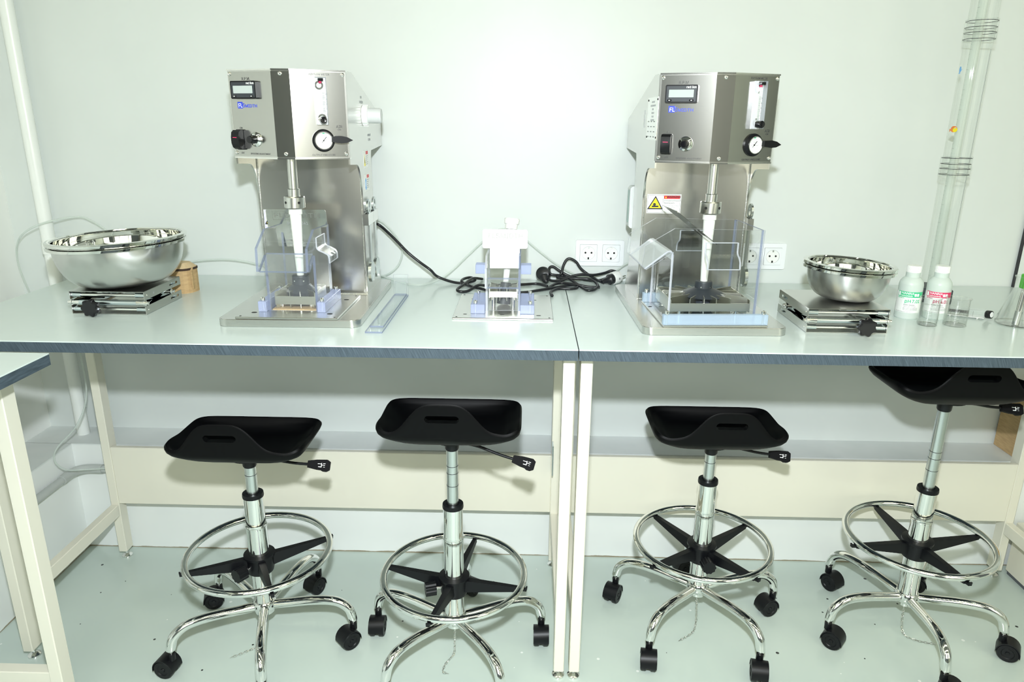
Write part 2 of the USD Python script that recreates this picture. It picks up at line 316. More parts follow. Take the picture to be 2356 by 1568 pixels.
# ------------------------------------------------------------------ pipes in the left corner
PX, PY = -1.612, -.055
t = thing('vertical_pipe', 'white plastic pipe standing upright in the corner left of the bench', 'pipe', (PX, PY, LZ))
obj('pipe', cyl((PX, PY, LZ), (PX, PY, ZC-.01), .0195, 24), 'pvc', t, 40)
obj('coupling', cyl((PX, PY, 1.0), (PX, PY, 1.035), .0225, 24), 'pvc', t, 40)
t = thing('drain_pipe', 'grey plastic drain pipe running round the low corner under the left bench', 'pipe', (LX+.02, LY-.02, .303))
pz, px_, py_ = .303, LX+.0165, LY-.0165
obj('pipe', tube([(px_, -1.3, pz), (px_, -.20, pz)], .0125, 16), 'pvc_grey', t, 40)
obj('pipe', tube([(px_+.05, py_, pz), (1.40, py_, pz)], .0125, 16), 'pvc_grey', t, 40)
obj('elbow', tube(spline([(px_, -.235, pz), (px_, -.19, pz), (px_+.012, py_-.012, pz), (px_+.04, py_, pz), (px_+.085, py_, pz)], 6), .0150, 16), 'pvc_grey', t, 40)
obj('pipe_clip', tube(spline([(px_-.014, -.62, pz-.02), (px_+.016, -.62, pz-.018), (px_+.02, -.62, pz+.01), (px_+.004, -.62, pz+.022), (px_-.014, -.62, pz+.02)], 5), .006, 8), 'pvc_grey', t, 40)

# ------------------------------------------------------------------ benches
def foot(x, y, t):
    obj('levelling_foot', cat_([lathe([(0, 0), (.016, 0), (.0165, .006), (.010, .011), (.0052, .012), (.0052, .032), (0, .032)], 18, (x, y, 0))]), 'screw', t, 40)
def bench(name, label, x0, x1, fx0, fx1, fy=-.70, fyl=None):
    t = thing(name, label, 'laboratory bench', ((x0+x1)/2, -.37, 0))
    top = obj('tabletop', box(x0, x1, -.734, -.003, HT-.003, HT, .0007), 'laminate', t)
    obj('core_edge', box(x0+.0003, x1-.0003, -.7337, -.0033, HT-.026, HT-.003), 'core', top)
    lw, ld = .0135, .020
    for i, x in enumerate((fx0, fx1)):
        for y in (fyl if (fyl and i == 0) else fy, -.208):
            yy = y + ld
            lg = obj('leg', box(x-lw, x+lw, yy-ld, yy+ld, .028, HT-.026, .002), 'powder', t)
            foot(x, yy, lg)
        y0 = (fyl if (fyl and i == 0) else fy)
        obj('side_rail', box(x-lw+.001, x+lw-.001, y0+.04, -.208, .165, .205, .002), 'powder', t)
        obj('side_rail', box(x-lw+.001, x+lw-.001, y0+.04, -.208, HT-.066, HT-.027, .002), 'powder', t)
    obj('back_panel', box(fx0+lw, fx1-lw, -.207, -.19, .208, .408, .002), 'powder', t)
    obj('top_rail', box(fx0+lw, fx1-lw, -.60, -.57, HT-.056, HT-.027, .002), 'powder', t)
    return t
bL = bench('work_bench', 'long white topped bench with dark edge left of the centre seam', -1.545, -.0009, -1.447, -.018, -.703, -.678)
bR = bench('work_bench', 'long white topped bench with dark edge right of the centre seam', .0009, 1.62, .0225, 1.428, -.703)
obj('hinge', box(-.031, -.027, -.25, -.21, .36, .46, .001), 'zinc', bL)
# the bench at the left edge of the picture
t = thing('side_bench', 'separate white topped bench end cut off by the left edge of the picture', 'laboratory bench', (-1.4, -1.2, 0))
top = obj('tabletop', box(-1.75, -1.135, -1.85, -.816, HT-.003, HT, .0007), 'laminate', t)
obj('core_edge', box(-1.7497, -1.1353, -1.8497, -.8163, HT-.026, HT-.003), 'core', top)
for y in (-.862, -1.80):
    lg = obj('leg', box(-1.236, -1.206, y-.02, y+.02, .028, HT-.026, .002), 'powder', t); foot(-1.221, y, lg)
    lg = obj('leg', box(-1.730, -1.700, y-.02, y+.02, .028, HT-.026, .002), 'powder', t); foot(-1.715, y, lg)
    obj('cross_rail', box(-1.70, -1.236, y-.015, y+.015, .105, .145, .002), 'powder', t)
obj('side_rail', box(-1.235, -1.207, -1.78, -.882, HT-.066, HT-.027, .002), 'powder', t)
t = thing('plastic_tub', 'translucent white plastic tub on the floor at the lower left edge', 'tub', (-1.52, -.88, 0))
obj('body', lathe([(0, .002), (.06, 0), (.075, .17), (.079, .175), (.079, .18), (.071, .18), (.058, .006), (0, .008)], 28, (-1.54, -.96, 0)), 'hdpe', t, 40)
# right end of the benches
t = thing('base_cabinet', 'low white cabinet plinth at the lower right edge beside the bench leg', 'cabinet', (1.75, -.42, 0))
obj('body', box(1.475, 2.0, -.66, -.175, .012, .19, .003), 'powder', t); obj('plinth', box(1.48, 2.0, -.65, -.18, 0, .012), 'panel_dark', t)
t = thing('cardboard_box', 'brown cardboard box on the wall step under the right bench end', 'cardboard box', (1.6, -.07, LZ))
obj('body', box(1.464, 1.75, -.105, -.006, LZ, .60, .002), 'brown', t); obj('flap', box(1.464, 1.75, -.107, -.1055, .5, .602), 'brown', t)
solo('splash_panel', cat_([box(1.4135, 2.1, -.016, -.004, HT, 1.5, .0005)]), 'wall', 'white panel with black edge standing against the wall behind the flask', 'panel')
sp = '/World/splash_panel'; obj('black_edge', box(1.4105, 1.4135, -.016, -.004, HT, 1.5), 'ink', sp)

# ------------------------------------------------------------------ stools
def ss(x, a, b): t = np.clip((x-a)/(b-a), 0, 1); return t*t*(3-2*t)
def seat_mesh(cx, cy, z0, a=.174, b=.110, side=0.):
    nt = 168; th = np.linspace(0, 2*PI, 4001); c, s = np.cos(th), np.sin(th); ex = 2/8.
    bu, bv = np.sign(c)*abs(c)**ex, np.sign(s)*abs(s)**ex
    L = np.r_[0, np.cumsum(np.hypot(np.diff(bu*a), np.diff(bv*b)))]; q_ = np.arange(nt)*L[-1]/nt; bu, bv = np.interp(q_, L, bu), np.interp(q_, L, bv)
    def e_at(u, v): return .070 + .007*ss(abs(u), .75, 1.)*ss(-v, 0., .6) + .075*np.exp(-(abs(u-side)/.50)**4)*ss(-v, .45, .92) - .004*ss(-v, .6, .95)*np.exp(-((abs(u)-.82)/.16)**2)
    rings = []
    for r in (.12, .3, .45, .58, .7, .8, .88, .94): rings.append((r, lambda u, v, r=r: .004 + .05*r**2.4))
    rings += [(.985, lambda u, v: np.minimum(.056 + 0*u, e_at(u, v)-.012)), (1.0, lambda u, v: .35*.056 + .65*(e_at(u, v)-.005)),
              (.998, lambda u, v: e_at(u, v)-.005), (.975, lambda u, v: e_at(u, v)), (.94, lambda u, v: e_at(u, v)-.002), (.905, lambda u, v: e_at(u, v)-.010)]
    for r in (.86, .8, .72, .6, .45, .25): rings.append((r, lambda u, v, r=r: .036 + .012*u*u + (e_at(u*.9/max(r, .1), v*.9/max(r, .1))-.05)*ss(r, .66, .93)*.9))
    V = [[cx, cy, z0+.003]]; rows = []
    for r, f in rings:
        u, v = bu*r, bv*r; z = z0 + f(u, v)
        flare = 1 + .10*np.clip((z-z0-.06)/.08, 0, 1)*(v < 0)
        rows.append(len(V)); V += np.stack([cx+a*u, cy+b*v*flare, z+0*u], 1).tolist()
    V.append([cx, cy, z0+.036]); F = []
    for q in range(nt):
        q2 = (q+1) % nt; F.append([0, rows[0]+q2, rows[0]+q])
        for i in range(len(rows)-1):
            A0, B0 = rows[i], rows[i+1]; F += [[A0+q, A0+q2, B0+q2], [A0+q, B0+q2, B0+q]]
        F.append([len(V)-1, rows[-1]+q, rows[-1]+q2])
    m = trimesh.Trimesh(V, F, process=False); m.fix_normals()
    slot = prism(rrect(.080, .019, .009), .09, (cx+side*a, cy-b*.72, z0+.106), (1, 0, 0), (0, 0, 1))
    try:
        mm = manifold3d.Manifold(manifold3d.Mesh(m.vertices.astype(np.float32), m.faces.astype(np.uint32)))
        ms = manifold3d.Manifold(manifold3d.Mesh(slot.vertices.astype(np.float32), slot.faces.astype(np.uint32)))
        r = mm - ms
        if r.num_tri() > 100: rm = r.to_mesh(); return trimesh.Trimesh(rm.vert_properties[:, :3], rm.tri_verts)
    except Exception as ex_: print('seat boolean', ex_)
    return m
def caster(t, lx, ly, ang, swing):
    d = A([math.cos(swing), math.sin(swing), 0]); p = A([-d[1], d[0], 0]); o = A([lx, ly, 0]); w = o + d*.018 + A([0, 0, .027])
    c = obj('caster', cat_([prism(A([(-.029+.0, -.004)] + [(-.029*math.cos(q), .031*math.sin(q)) for q in np.linspace(0, PI, 13)] + [(.029, -.004), (.026, -.004)] + [(.0265*math.cos(q), .0275*math.sin(q)) for q in np.linspace(0, PI, 13)]), .043, w + p*.0215, d, (0, 0, 1)),
              prism(A([(-.026, 0), (.026, 0), (.02, .022), (-.02, .022)]), .006, w + p*.003, d, (0, 0, 1)), cyl(o+A([0, 0, .05]), o+A([0, 0, .07]), .0095, 16)]), 'blk', t, 40)
    for sgn in (-1, 1):
        q = w + p*sgn*.0045
        obj('wheel', lathe([(0, 0), (.024, 0), (.027, .003), (.027, .0135), (.025, .016), (.016, .0165), (.014, .0145), (.006, .0145), (.005, .0165), (0, .0165)], 24, q, p*sgn), 'blk', c, 40)
    obj('stem', cyl(o+A([0, 0, .066]), o+A([0, 0, .082]), .0055, 12), 'screw', c, 40)
def stool(label, cx, cy, z0, zr, base, arm, knob, pad, side, chain, swings):
    t = thing('laboratory_stool', label, 'stool', (cx, cy, 0), group=None)
    obj('seat', seat_mesh(cx, cy, z0, side=side), 'pu', t, 50)
    obj('seat_mount', lathe([(0, z0-.024), (.0155, z0-.024), (.0175, z0-.02), (.019, z0+.002), (.05, z0+.008), (.05, z0+.016), (0, z0+.016)], 28, (cx, cy, 0)), 'blk', t, 40)
    g = obj('gas_lift', cyl((cx, cy, .44), (cx, cy, z0-.015), .0148, 28), 'satin', t, 40)
    for zz in (.52, .555, .575):
        if zz < z0-.04: obj('groove', lathe([(.0149, zz), (.0152, zz), (.0152, zz+.0012), (.0149, zz+.0012)], 28, (cx, cy, 0)), 'ink', g)
    c = obj('column', lathe([(0, .10), (.0262, .10), (.0262, .362), (.0275, .366), (.0275, .371), (.0255, .376), (.0255, .457), (0, .457)], 40, (cx, cy, 0)), 'chrome', t, 30)
    obj('collar_cap', lathe([(.015, .4555), (.0270, .4555), (.0275, .460), (.0265, .467), (.0165, .4675), (.015, .462), (.015, .4555)], 36, (cx, cy, 0)), 'blk', c, 40)
    obj('base_hub', lathe([(0, .094), (.017, .094), (.0185, .10), (.031, .112), (.033, .122), (.031, .134), (.0263, .139)], 36, (cx, cy, 0)), 'chrome', t, 40)
    for k in range(5):
        a = math.radians(base + 72*k); d = A([math.cos(a), math.sin(a), 0]); o = A([cx, cy, 0])
        pth = spline([o+d*r+A([0, 0, z]) for r, z in ((.022, .121), (.07, .128), (.13, .137), (.18, .1395), (.212, .133), (.236, .113), (.2445, .085), (.2455, .079))], 6)
        obj('base_leg', tube(pth, [.0128]*(len(pth)-9)+list(np.linspace(.0128, .0108, 9)), 18), 'chrome', t, 40)
        caster(t, *(o+d*.2455)[:2], a, math.radians(swings[k % len(swings)]))
    obj('foot_ring', ring((cx, cy, zr), .186, .0092, 80, 14), 'chrome', t, True)
    sp_ = obj('ring_hub', lathe([(.0265, zr-.058), (.034, zr-.058), (.036, zr-.05), (.036, zr-.014), (.041, zr-.011), (.041, zr-.005), (.0265, zr-.003)], 36, (cx, cy, 0)), 'blk', t, 40)
    for k in range(4):
        a = math.radians(arm[0] + (arm[1] if len(arm) > 1 else 90)*k); d = A([math.cos(a), math.sin(a), 0]); p = A([-d[1], d[0], 0]); o = A([cx, cy, zr])
        pts = []
        for r, w, zt, zb in ((.033, .012, -.012, -.045), (.186, .0065, -.008, -.0185)):
            for sg in (-1, 1):
                pts += [o+d*r+p*sg*w+A([0, 0, zb]), o+d*r+p*sg*w*.75+A([0, 0, zt])]
        arm_p = obj('ring_arm', cat_([trimesh.Trimesh(*hull_(pts)), prism(A([(.172, -.0185), (.199, -.016), (.2, -.006), (.1965, -.006), (.195, -.0105), (.172, -.0105)]), .009, o+p*.0045, d, (0, 0, 1))]), 'blk', sp_)
    if knob is not None:
        a = math.radians(knob); d = A([math.cos(a), math.sin(a), 0]); o = A([cx, cy, zr-.036])
        kn = obj('clamp_knob', prism(Polygon([((.0185+.0011*math.cos(10*q))*math.cos(q), (.0185+.0011*math.cos(10*q))*math.sin(q)) for q in np.linspace(0, 2*PI, 80)[:-1]]), .028, o+d*.05, np.cross((0, 0, 1), d), (0, 0, 1)), 'blk', sp_, 35)
        obj('screw_rod', cyl(o+d*.03, o+d*.052, .004, 10), 'screw', kn, 40)
    # height lever
    p1 = A(pad, float); p0 = A([cx+.03, cy-.01, z0-.002]); dd = (p1-p0)/np.linalg.norm(p1-p0)
    lv = obj('lever_rod', tube(spline([p0, p0+(p1-p0)*.25+A([0, 0, .004]), p0+(p1-p0)*.6, p1-dd*.02], 5), .0036, 10), 'blk', t, 40)
    nn = np.cross(dd, (0, 1, 0)); nn /= np.linalg.norm(nn); nn = nn*.5 + A([0, -.85, 0]); vv = np.cross(nn, dd); vv /= np.linalg.norm(vv)
    pd = Polygon([(-.028, -.008), (-.005, -.012), (.006, -.0125), (.012, -.0155), (.02, -.0155), (.027, -.011), (.027, .009), (.02, .0135), (-.005, .012), (-.028, .008)]).buffer(.001)
    pad_m = prism(pd, .011, p1-np.cross(dd, vv)*.0055, dd, vv); lp = obj('lever_paddle', pad_m, 'paddle', lv, 30)
    w = []
    for (x0, y0, x1, y1) in ((-.001, -.006, .008, -.004), (.006, -.005, .008, .005), (.008, -.001, .016, .0005), (-.003, .002, .006, .0035), (.011, .003, .017, .0045), (.012, -.0055, .016, -.0045)):
        w.append(prism(sbox(x0, y0, x1, y1), .0003, p1+np.cross(dd, vv)*.0055, dd, vv))
    if np.cross(dd, vv)[1] < 0 or True: obj('seat_symbol', cat_(w), 'inkw', lv)
    # thin chain hanging from the base
    cp = spline(chain, 10); seg = np.r_[0, np.cumsum(np.linalg.norm(np.diff(cp, axis=0), axis=1))]; links = []
    for i, q in enumerate(np.arange(0, seg[-1], .0075)):
        o = A([np.interp(q, seg, cp[:, k]) for k in range(3)]); o2 = A([np.interp(min(q+.004, seg[-1]), seg, cp[:, k]) for k in range(3)]); d = o2-o; d /= max(np.linalg.norm(d), 1e-9)
        e1 = np.cross(d, (.3, .8, .5)); e1 /= np.linalg.norm(e1); e2 = np.cross(d, e1); e = e1 if i % 2 else e2
        th = np.arange(10)*2*PI/10; links.append(tube(o+.0058*np.cos(th)[:, None]*d+.0028*np.sin(th)[:, None]*e, .0007, 4, closed=True))
    obj('chain', cat_(links), 'screw', t)
    return t
stool('low black stool nearest the left wall', -.832, -.575, .567, .289, -145, (29, 90), -122, (-.648, -.58, .553), -.10,
      [(-.832, -.575, .094), (-.834, -.585, .05), (-.845, -.60, .008), (-.875, -.63, .005), (-.91, -.655, .005)], (170, 200, 225, 240, 200))
stool('black stool just left of the double bench legs', -.299, -.610, .643, .257, 15, (-13, 90), -163, (-.118, -.63, .597), -.06,
      [(-.299, -.61, .094), (-.300, -.612, .05), (-.302, -.62, .008), (-.32, -.655, .005), (-.325, -.685, .005), (-.312, -.692, .005)], (270, 60, 270, 265, 250))
stool('low black stool just right of the double bench legs', .394, -.451, .569, .270, 83.5, (35, 90), -86, (.578, -.46, .546), .08,
      [(.394, -.451, .094), (.396, -.455, .05), (.394, -.47, .008), (.375, -.51, .005), (.33, -.545, .005)], (200, 240, 262, 258, 200))
stool('tallest black stool, tucked under the right bench with its seat touching the frame edge', .985, -.474, .717, .312, 50, (9, 90), None, (1.155, -.48, .703), .06,
      [(.985, -.474, .094), (.982, -.48, .05), (.985, -.495, .008), (1.01, -.52, .005), (1.06, -.535, .005)], (160, 300, 320, 320, 325))

# ------------------------------------------------------------------ flotation machines
def machine(label, cx, rot, sx, sy, right):
    by = -.366 if right else -.352; o0 = (cx, by, HT); t = thing('flotation_machine', label, 'laboratory machine', o0, rot)
    B = HT + .0185
    base = obj('base_plate', prism(rrect(.346, .482, .024, 6), .0165, (cx, by, HT+.001)), 'steel_flat', t, 30)
    obj('base_bevel', prism(rrect(.340, .476, .021, 6), .0185, (cx, by, HT)), 'steel_flat', base, 30)
    # body: side profile (y, z), extruded across
    zt, zb = 1.518, 1.312
    fil = [(-.318-.055*(1-math.cos(q)) - .0, 1.212+.088*math.sin(q)) for q in np.linspace(0, PI/2, 9)]
    prof = [(-.318, B), (-.318, 1.205)] + fil + [(-.447, 1.304), (-.447, zt), (-.385, zt), (-.014, 1.418), (-.014, 1.338), (-.165, 1.330)]
    prof += [(-.178-.012*math.sin(q), 1.330-.035*(1-math.cos(q))) for q in np.linspace(.2, PI/2, 5)] + [(-.186, 1.2), (-.176, 1.05), (-.145, .98), (-.120, B)]
    P_ = Polygon(prof).buffer(0); k_ = prof.index((-.447, 1.304)); PB = Polygon([(-.318, B), (-.318, 1.3165), (-.447, 1.3165)] + prof[k_+1:]).buffer(0)
    body = obj('body', prism(PB, .272, (cx-.136, 0, 0), (0, 1, 0), (0, 0, 1)), 'steel', t, 25)
    for sg in (-1, 1):
        x = cx + sg*.136
        sp = obj('side_plate', prism(P_.buffer(.0015, join_style=2), .004, (x if sg > 0 else x-.004, 0, 0), (0, 1, 0), (0, 0, 1)), 'steel', t, 25)
        obj('weld_line', tube([(x-sg*.001, -.3195, B), (x-sg*.001, -.3195, 1.31)], .0015, 6), 'weld', sp)
    obj('weld_line', tube([(cx-.139, -.3195, B+.001), (cx+.139, -.3195, B+.001)], .002, 6), 'weld', body)
    # faceted head with three front faces
    plan = [(-.140, -.44), (-.140, -.450), (-.021, -.498), (.021, -.498), (.140, -.450), (.140, -.44)]
    head = obj('head', prism([(cx+a, b) for a, b in plan], zt-1.318, (0, 0, 1.318)), 'steel', t)
    for z0_, z1_ in ((zt-.0015, zt+.0015), (1.3165, 1.3195)):
        obj('head_rim', prism([(cx+a*1.008, b-.003 if b < -.445 else b) for a, b in plan], z1_-z0_, (0, 0, z0_)), 'screw', head)
    F_ = {}
    for nm, a, b in (('l', plan[1], plan[2]), ('m', plan[2], plan[3]), ('r', plan[3], plan[4])):
        a3, b3 = A([cx+a[0], a[1], zt]), A([cx+b[0], b[1], zt]); u = (b3-a3)/np.linalg.norm(b3-a3); nrm = np.cross(u, (0, 0, 1)); F_[nm] = (a3, u, nrm, np.linalg.norm(b3-a3))
    HH = zt - 1.318
    def at(f, fu, fv, out=0.): a3, u, nrm, L = F_[f]; return a3 + u*L*fu + A([0, 0, -HH*fv]) + nrm*(.0022+out)
    pan = []
    for f in 'lmr':
        a3, u, nrm, L = F_[f]; i0, i1 = (.004 if f == 'l' else -.0004), (.004 if f == 'r' else -.0004)
        pan.append(prism(sbox(i0, -HH+.004, L-i1, -.004), .0022, a3, u, (0, 0, 1)))
    panel = obj('control_panel', cat_(pan), 'panel', t)
    Z = (0, 0, 1)
    for f, fu, fv in (('l', .055, .045), ('l', .055, .945), ('m', .5, .045), ('m', .5, .945), ('r', .94, .045), ('r', .94, .945)):
        a3, u, nrm, L = F_[f]
        s = lathe([(0, 0), (.0046, 0), (.0044, .0016), (.0028, .0027), (.0018, .0028), (.0018, .0012), (0, .0012)], 16, at(f, fu, fv), nrm); obj('panel_screw', s, 'screw', panel, 30)
    def put(f, s, h, fu, fv, m='ink', bold=False, name='lettering'): obj(name, text(s, h, at(f, fu, fv), F_[f][1], Z, bold=bold), m, panel)
    put('l', 'R.P.M.' if not right else 'R.P.M', .0062, .43, .115); put('l', 'ON', .0040, .215, .665); put('l', 'OFF', .0040, .205, .955); put('l', 'SPEEDING ADJUSTMENT', .0036, .62, .960)
    put('r', 'AIR FLOW METER', .0040, .52, .055); put('r', 'AIR', .0062, .83, .645); put('r', 'ON', .0040, .83, .675); put('r', 'OUTPUT PRESSURE', .0042, .52, .968)
    # maker's logo
    u = F_['l'][1]
    obj('logo_square', prism(rrect(.0150, .0150, .0004), .0004, at('l', .245, .395), u, Z), 'blue', panel)
    def fit(s_, h_, f0, f1, fv, m_, out=0.):
        g = meshkit.text_mesh(s_, h_, .0003, True); b_ = g.bounds; g.apply_translation([-b_[0, 0], 0, 0]); g.apply_scale([(f1-f0)*FL_w/(b_[1, 0]-b_[0, 0]), 1, 1]); obj('logo_letters', frame(g, at('l', f0, fv, out), u, Z), m_, panel)
    FL_w = F_['l'][3]
    fit('FL', .0088, .208, .300, .420, 'inkw', .0004); fit('S', .0092, .304, .350, .420, 'blue'); fit('MIDTH', .0068, .362, .635, .420, 'blue')
    # speed meter
    mt = obj('speed_meter', prism(rrect(.074, .040, .003), .010, at('l', .41, .225), u, Z), 'blk', t, 30)
    obj('meter_face', prism(rrect(.068, .034, .002), .0005, at('l', .41, .225, .010), u, Z), 'hub', mt)
    obj('display', prism(rrect(.057, .017, .001), .0006, at('l', .41, .222, .0105), u, Z), 'lcd', mt)
    obj('lettering', text('red lion', .0048, at('l', .585, .163, .0105), u, Z, bold=True), 'inkw', mt)
    for s_ in (.205, .60): obj('button', prism(rrect(.010, .0042, .002), .0012, at('l', s_, .297, .0104), u, Z), 'knob', mt); obj('button_mark', prism(rrect(.0045, .0016, .0006), .0003, at('l', s_, .297, .0117), u, Z), 'inkw', mt)
    # rocker switch and speed dial
    sw = obj('power_switch', prism(rrect(.0245, .047, .003), .004, at('l', .20, .79), u, Z), 'blk', t, 30)
    rk = prism(A([(-.022, 0), (.022, 0), (.022, .011), (.017, .0175), (.006, .020), (-.008, .020), (-.018, .016), (-.022, .009)]), .0225, at('l', .20, .79, .003)-u*.01125, Z, F_['l'][2])
    rk.invert() if rk.volume < 0 else None
    obj('rocker', rk, 'blk', sw, 25); obj('switch_mark', prism(sbox(-.006, -.0008, .006, .0008), .0003, at('l', .20, .765, .0232), u, Z), 'crimson', sw)
    nl = F_['l'][2]
    dl = obj('speed_dial', lathe([(0, 0), (.0172, 0), (.0172, .0020), (.0160, .0035), (.0125, .0062), (.0115, .0070), (0, .0070)], 36, at('l', .545, .785), nl), 'chrome', t, 30)
    obj('dial_knob', lathe([(0, .0070), (.0100, .0070), (.0100, .012), (.0092, .0125), (.0090, .022), (.0076, .0245), (0, .0250)], 28, at('l', .545, .785), nl), 'knob', dl, 30)
    # air flow tube
    ur, nr = F_['r'][1], F_['r'][2]
    fm = obj('flow_meter', prism(rrect(.0262, .107, .0006), .0008, at('r', .525, .342), ur, Z), 'label', t)
    f_, e_ = sheet(rrect(.0258, .106, .001), .015, at('r', .525, .342, .0008), ur, Z); obj('clear_block', f_, 'acrylic', fm); obj('block_edge', e_, 'acrylic_edge_pale', fm)
    obj('bore', cyl(at('r', .525, .14, .008), at('r', .525, .52, .008), .0026, 12), 'tube', fm, True)
    ticks = [prism(sbox(-.001, -.0002, .004 if k % 5 else .006, .0002), .0002, at('r', .565, .25+.0105*k, .0009), ur, Z) for k in range(27)]
    obj('scale_marks', cat_(ticks), 'ink', fm)
    for k, s_ in enumerate(('15', '12', '10', '8', '6', '4')): obj('scale_number', text(s_, .0028, at('r', .63, .27+.055*k, .0009), ur, Z), 'ink', fm)
    obj('float_red', cyl(at('r', .525, .115, .008), at('r', .525, .145, .008), .0034, 12), 'crimson', fm, True)
    obj('top_cap', prism(rrect(.012, .006, .001), .0165, at('r', .525, .105, .0005), ur, Z), 'knob', fm)
    for v_ in (.165, .535): obj('fitting', lathe([(.006, 0), (.0098, 0), (.0098, .003), (.006, .003), (.006, 0)], 24, at('r', .505 if v_ < .3 else .53, v_, .0), nr), 'chrome', fm, 30)
    obj('valve_knob', lathe([(0, .006), (.0070, .006), (.0080, .012), (.0080, .024), (.0068, .026), (.0055, .0262), (0, .0245)], 24, at('r', .53, .555), nr), 'knob', fm, 30)
    # pressure gauge
    gc = at('r', .525, .79)
    ga = obj('pressure_gauge', lathe([(.0205, 0), (.0262, 0), (.0262, .004), (.0225, .010), (.0205, .010), (.0200, .004), (0, .004)], 44, gc, nr), 'blk', t, 30)
    obj('gauge_bezel', lathe([(.0188, .004), (.0203, .004), (.0203, .0115), (.0188, .0115), (.0188, .004)], 44, gc, nr), 'screw', ga, 30)
    obj('gauge_face', lathe([(0, .0045), (.0188, .0045), (.0188, .0052), (0, .0052)], 40, gc, nr), 'label', ga)
    mk = []
    for k in range(25):
        q = math.radians(225-270*k/24); w_ = ur*math.cos(q)+A(Z)*math.sin(q)
        mk.append(tube([gc+nr*.0054+w_*(.0125 if k % 4 else .0112), gc+nr*.0054+w_*.0142], .00022, 4))
    obj('gauge_scale', cat_(mk), 'ink_grey', ga)
    obj('gauge_needle', tube([gc+nr*.0062-(ur*.64+A(Z)*.76)*-.011, gc+nr*.0062+(ur*.64+A(Z)*.76)*-.007], [.0008, .0004], 5), 'ink', ga)
    obj('needle_hub', lathe([(0, .0052), (.0017, .0052), (.0014, .0075), (0, .0076)], 14, gc, nr), 'knob', ga)
    obj('gauge_mark', prism(sbox(-.002, -.0011, .003, .0011), .0003, gc+nr*.0053+A(Z)*.0166, ur, Z), 'green', ga)
    for k, s_ in ((-.006, '0'), (0, '0.2'), (.0075, '0.4')): obj('gauge_number', text(s_, .0026, gc+nr*.0053+ur*k+A(Z)*(.0055 if k == 0 else -.002), ur, Z), 'ink_grey', ga)
    # air valve lever
    hv = at('r', .74, .775)
    va = obj('air_valve', lathe([(0, 0), (.0075, 0), (.0075, .012), (0, .012)], 20, hv, nr), 'screw', t, 30)
    lev = Polygon([(-.010, -.0065), (.012, -.0085), (.026, -.0065), (.040, 0), (.026, .0065), (.012, .0085), (-.010, .0065)])
    obj('lever', prism(lev, .010, hv+nr*.011, ur*math.cos(.05)-A(Z)*math.sin(.05), Z), 'blk', va, 20)
    # spindle with shaft, chuck, white tube
    ax = (sx, sy, 0); zs = B
    obj('drive_shaft', lathe([(0, 1.235), (.0112, 1.235), (.0112, 1.32), (0, 1.32)], 32, ax), 'steel_flat', t, 30)
    ch = obj('chuck', lathe([(0, 1.197), (.0238, 1.197), (.0254, 1.199), (.0254, 1.224), (.0238, 1.2265), (.0141, 1.2265), (.0141, 1.2435), (.0127, 1.245), (0, 1.245)], 40, ax), 'steel_flat', t, 30)
    for q in (-130, -50, 30, 150):
        d = A([math.cos(math.radians(q)), math.sin(math.radians(q)), 0]); obj('chuck_hole', lathe([(0, 0), (.0033, 0), (.0033, .0006), (0, .0006)], 14, A(ax)+d*.0252+A([0, 0, 1.212]), d), 'dark', ch)
    obj('stand_pipe', lathe([(0, 1.024), (.0086, 1.024), (.0140, 1.173), (.0140, 1.1815), (.0165, 1.1825), (.0165, 1.1965), (0, 1.1965)], 36, ax), 'nylon', t, 30)
    if right: prf = [(0, .960), (.034, .960), (.034, .986), (.056, .992), (.0585, .995), (.056, .998), (.0217, 1.012), (.0213, 1.026), (.0200, 1.0285), (0, 1.0285)]
    else: prf = [(0, .960), (.030, .960), (.030, .974), (.036, .978), (.038, .988), (.029, .998), (.0217, 1.005), (.0213, 1.025), (.0200, 1.028), (0, 1.028)]
    im = obj('impeller', lathe(prf, 48, ax), 'hub', t, 30)
    for k in range(10):
        q = k*2*PI/10; d = A([math.cos(q), math.sin(q), 0]); obj('impeller_blade', frame(box(.026, .046 if right else .034, -.0015, .0015, .958-HT, (.987 if right else .975)-HT), (sx, sy, HT), d, (-d[1], d[0], 0)), 'hub', im)
    for q in (-120, -55): d = A([math.cos(math.radians(q)), math.sin(math.radians(q)), 0]); obj('set_screw', lathe([(0, 0), (.0022, 0), (.0018, .0006), (0, .0006)], 10, A(ax)+d*.0212+A([0, 0, 1.0155]), d), 'screw', im)
    return t, at, F_, panel, B
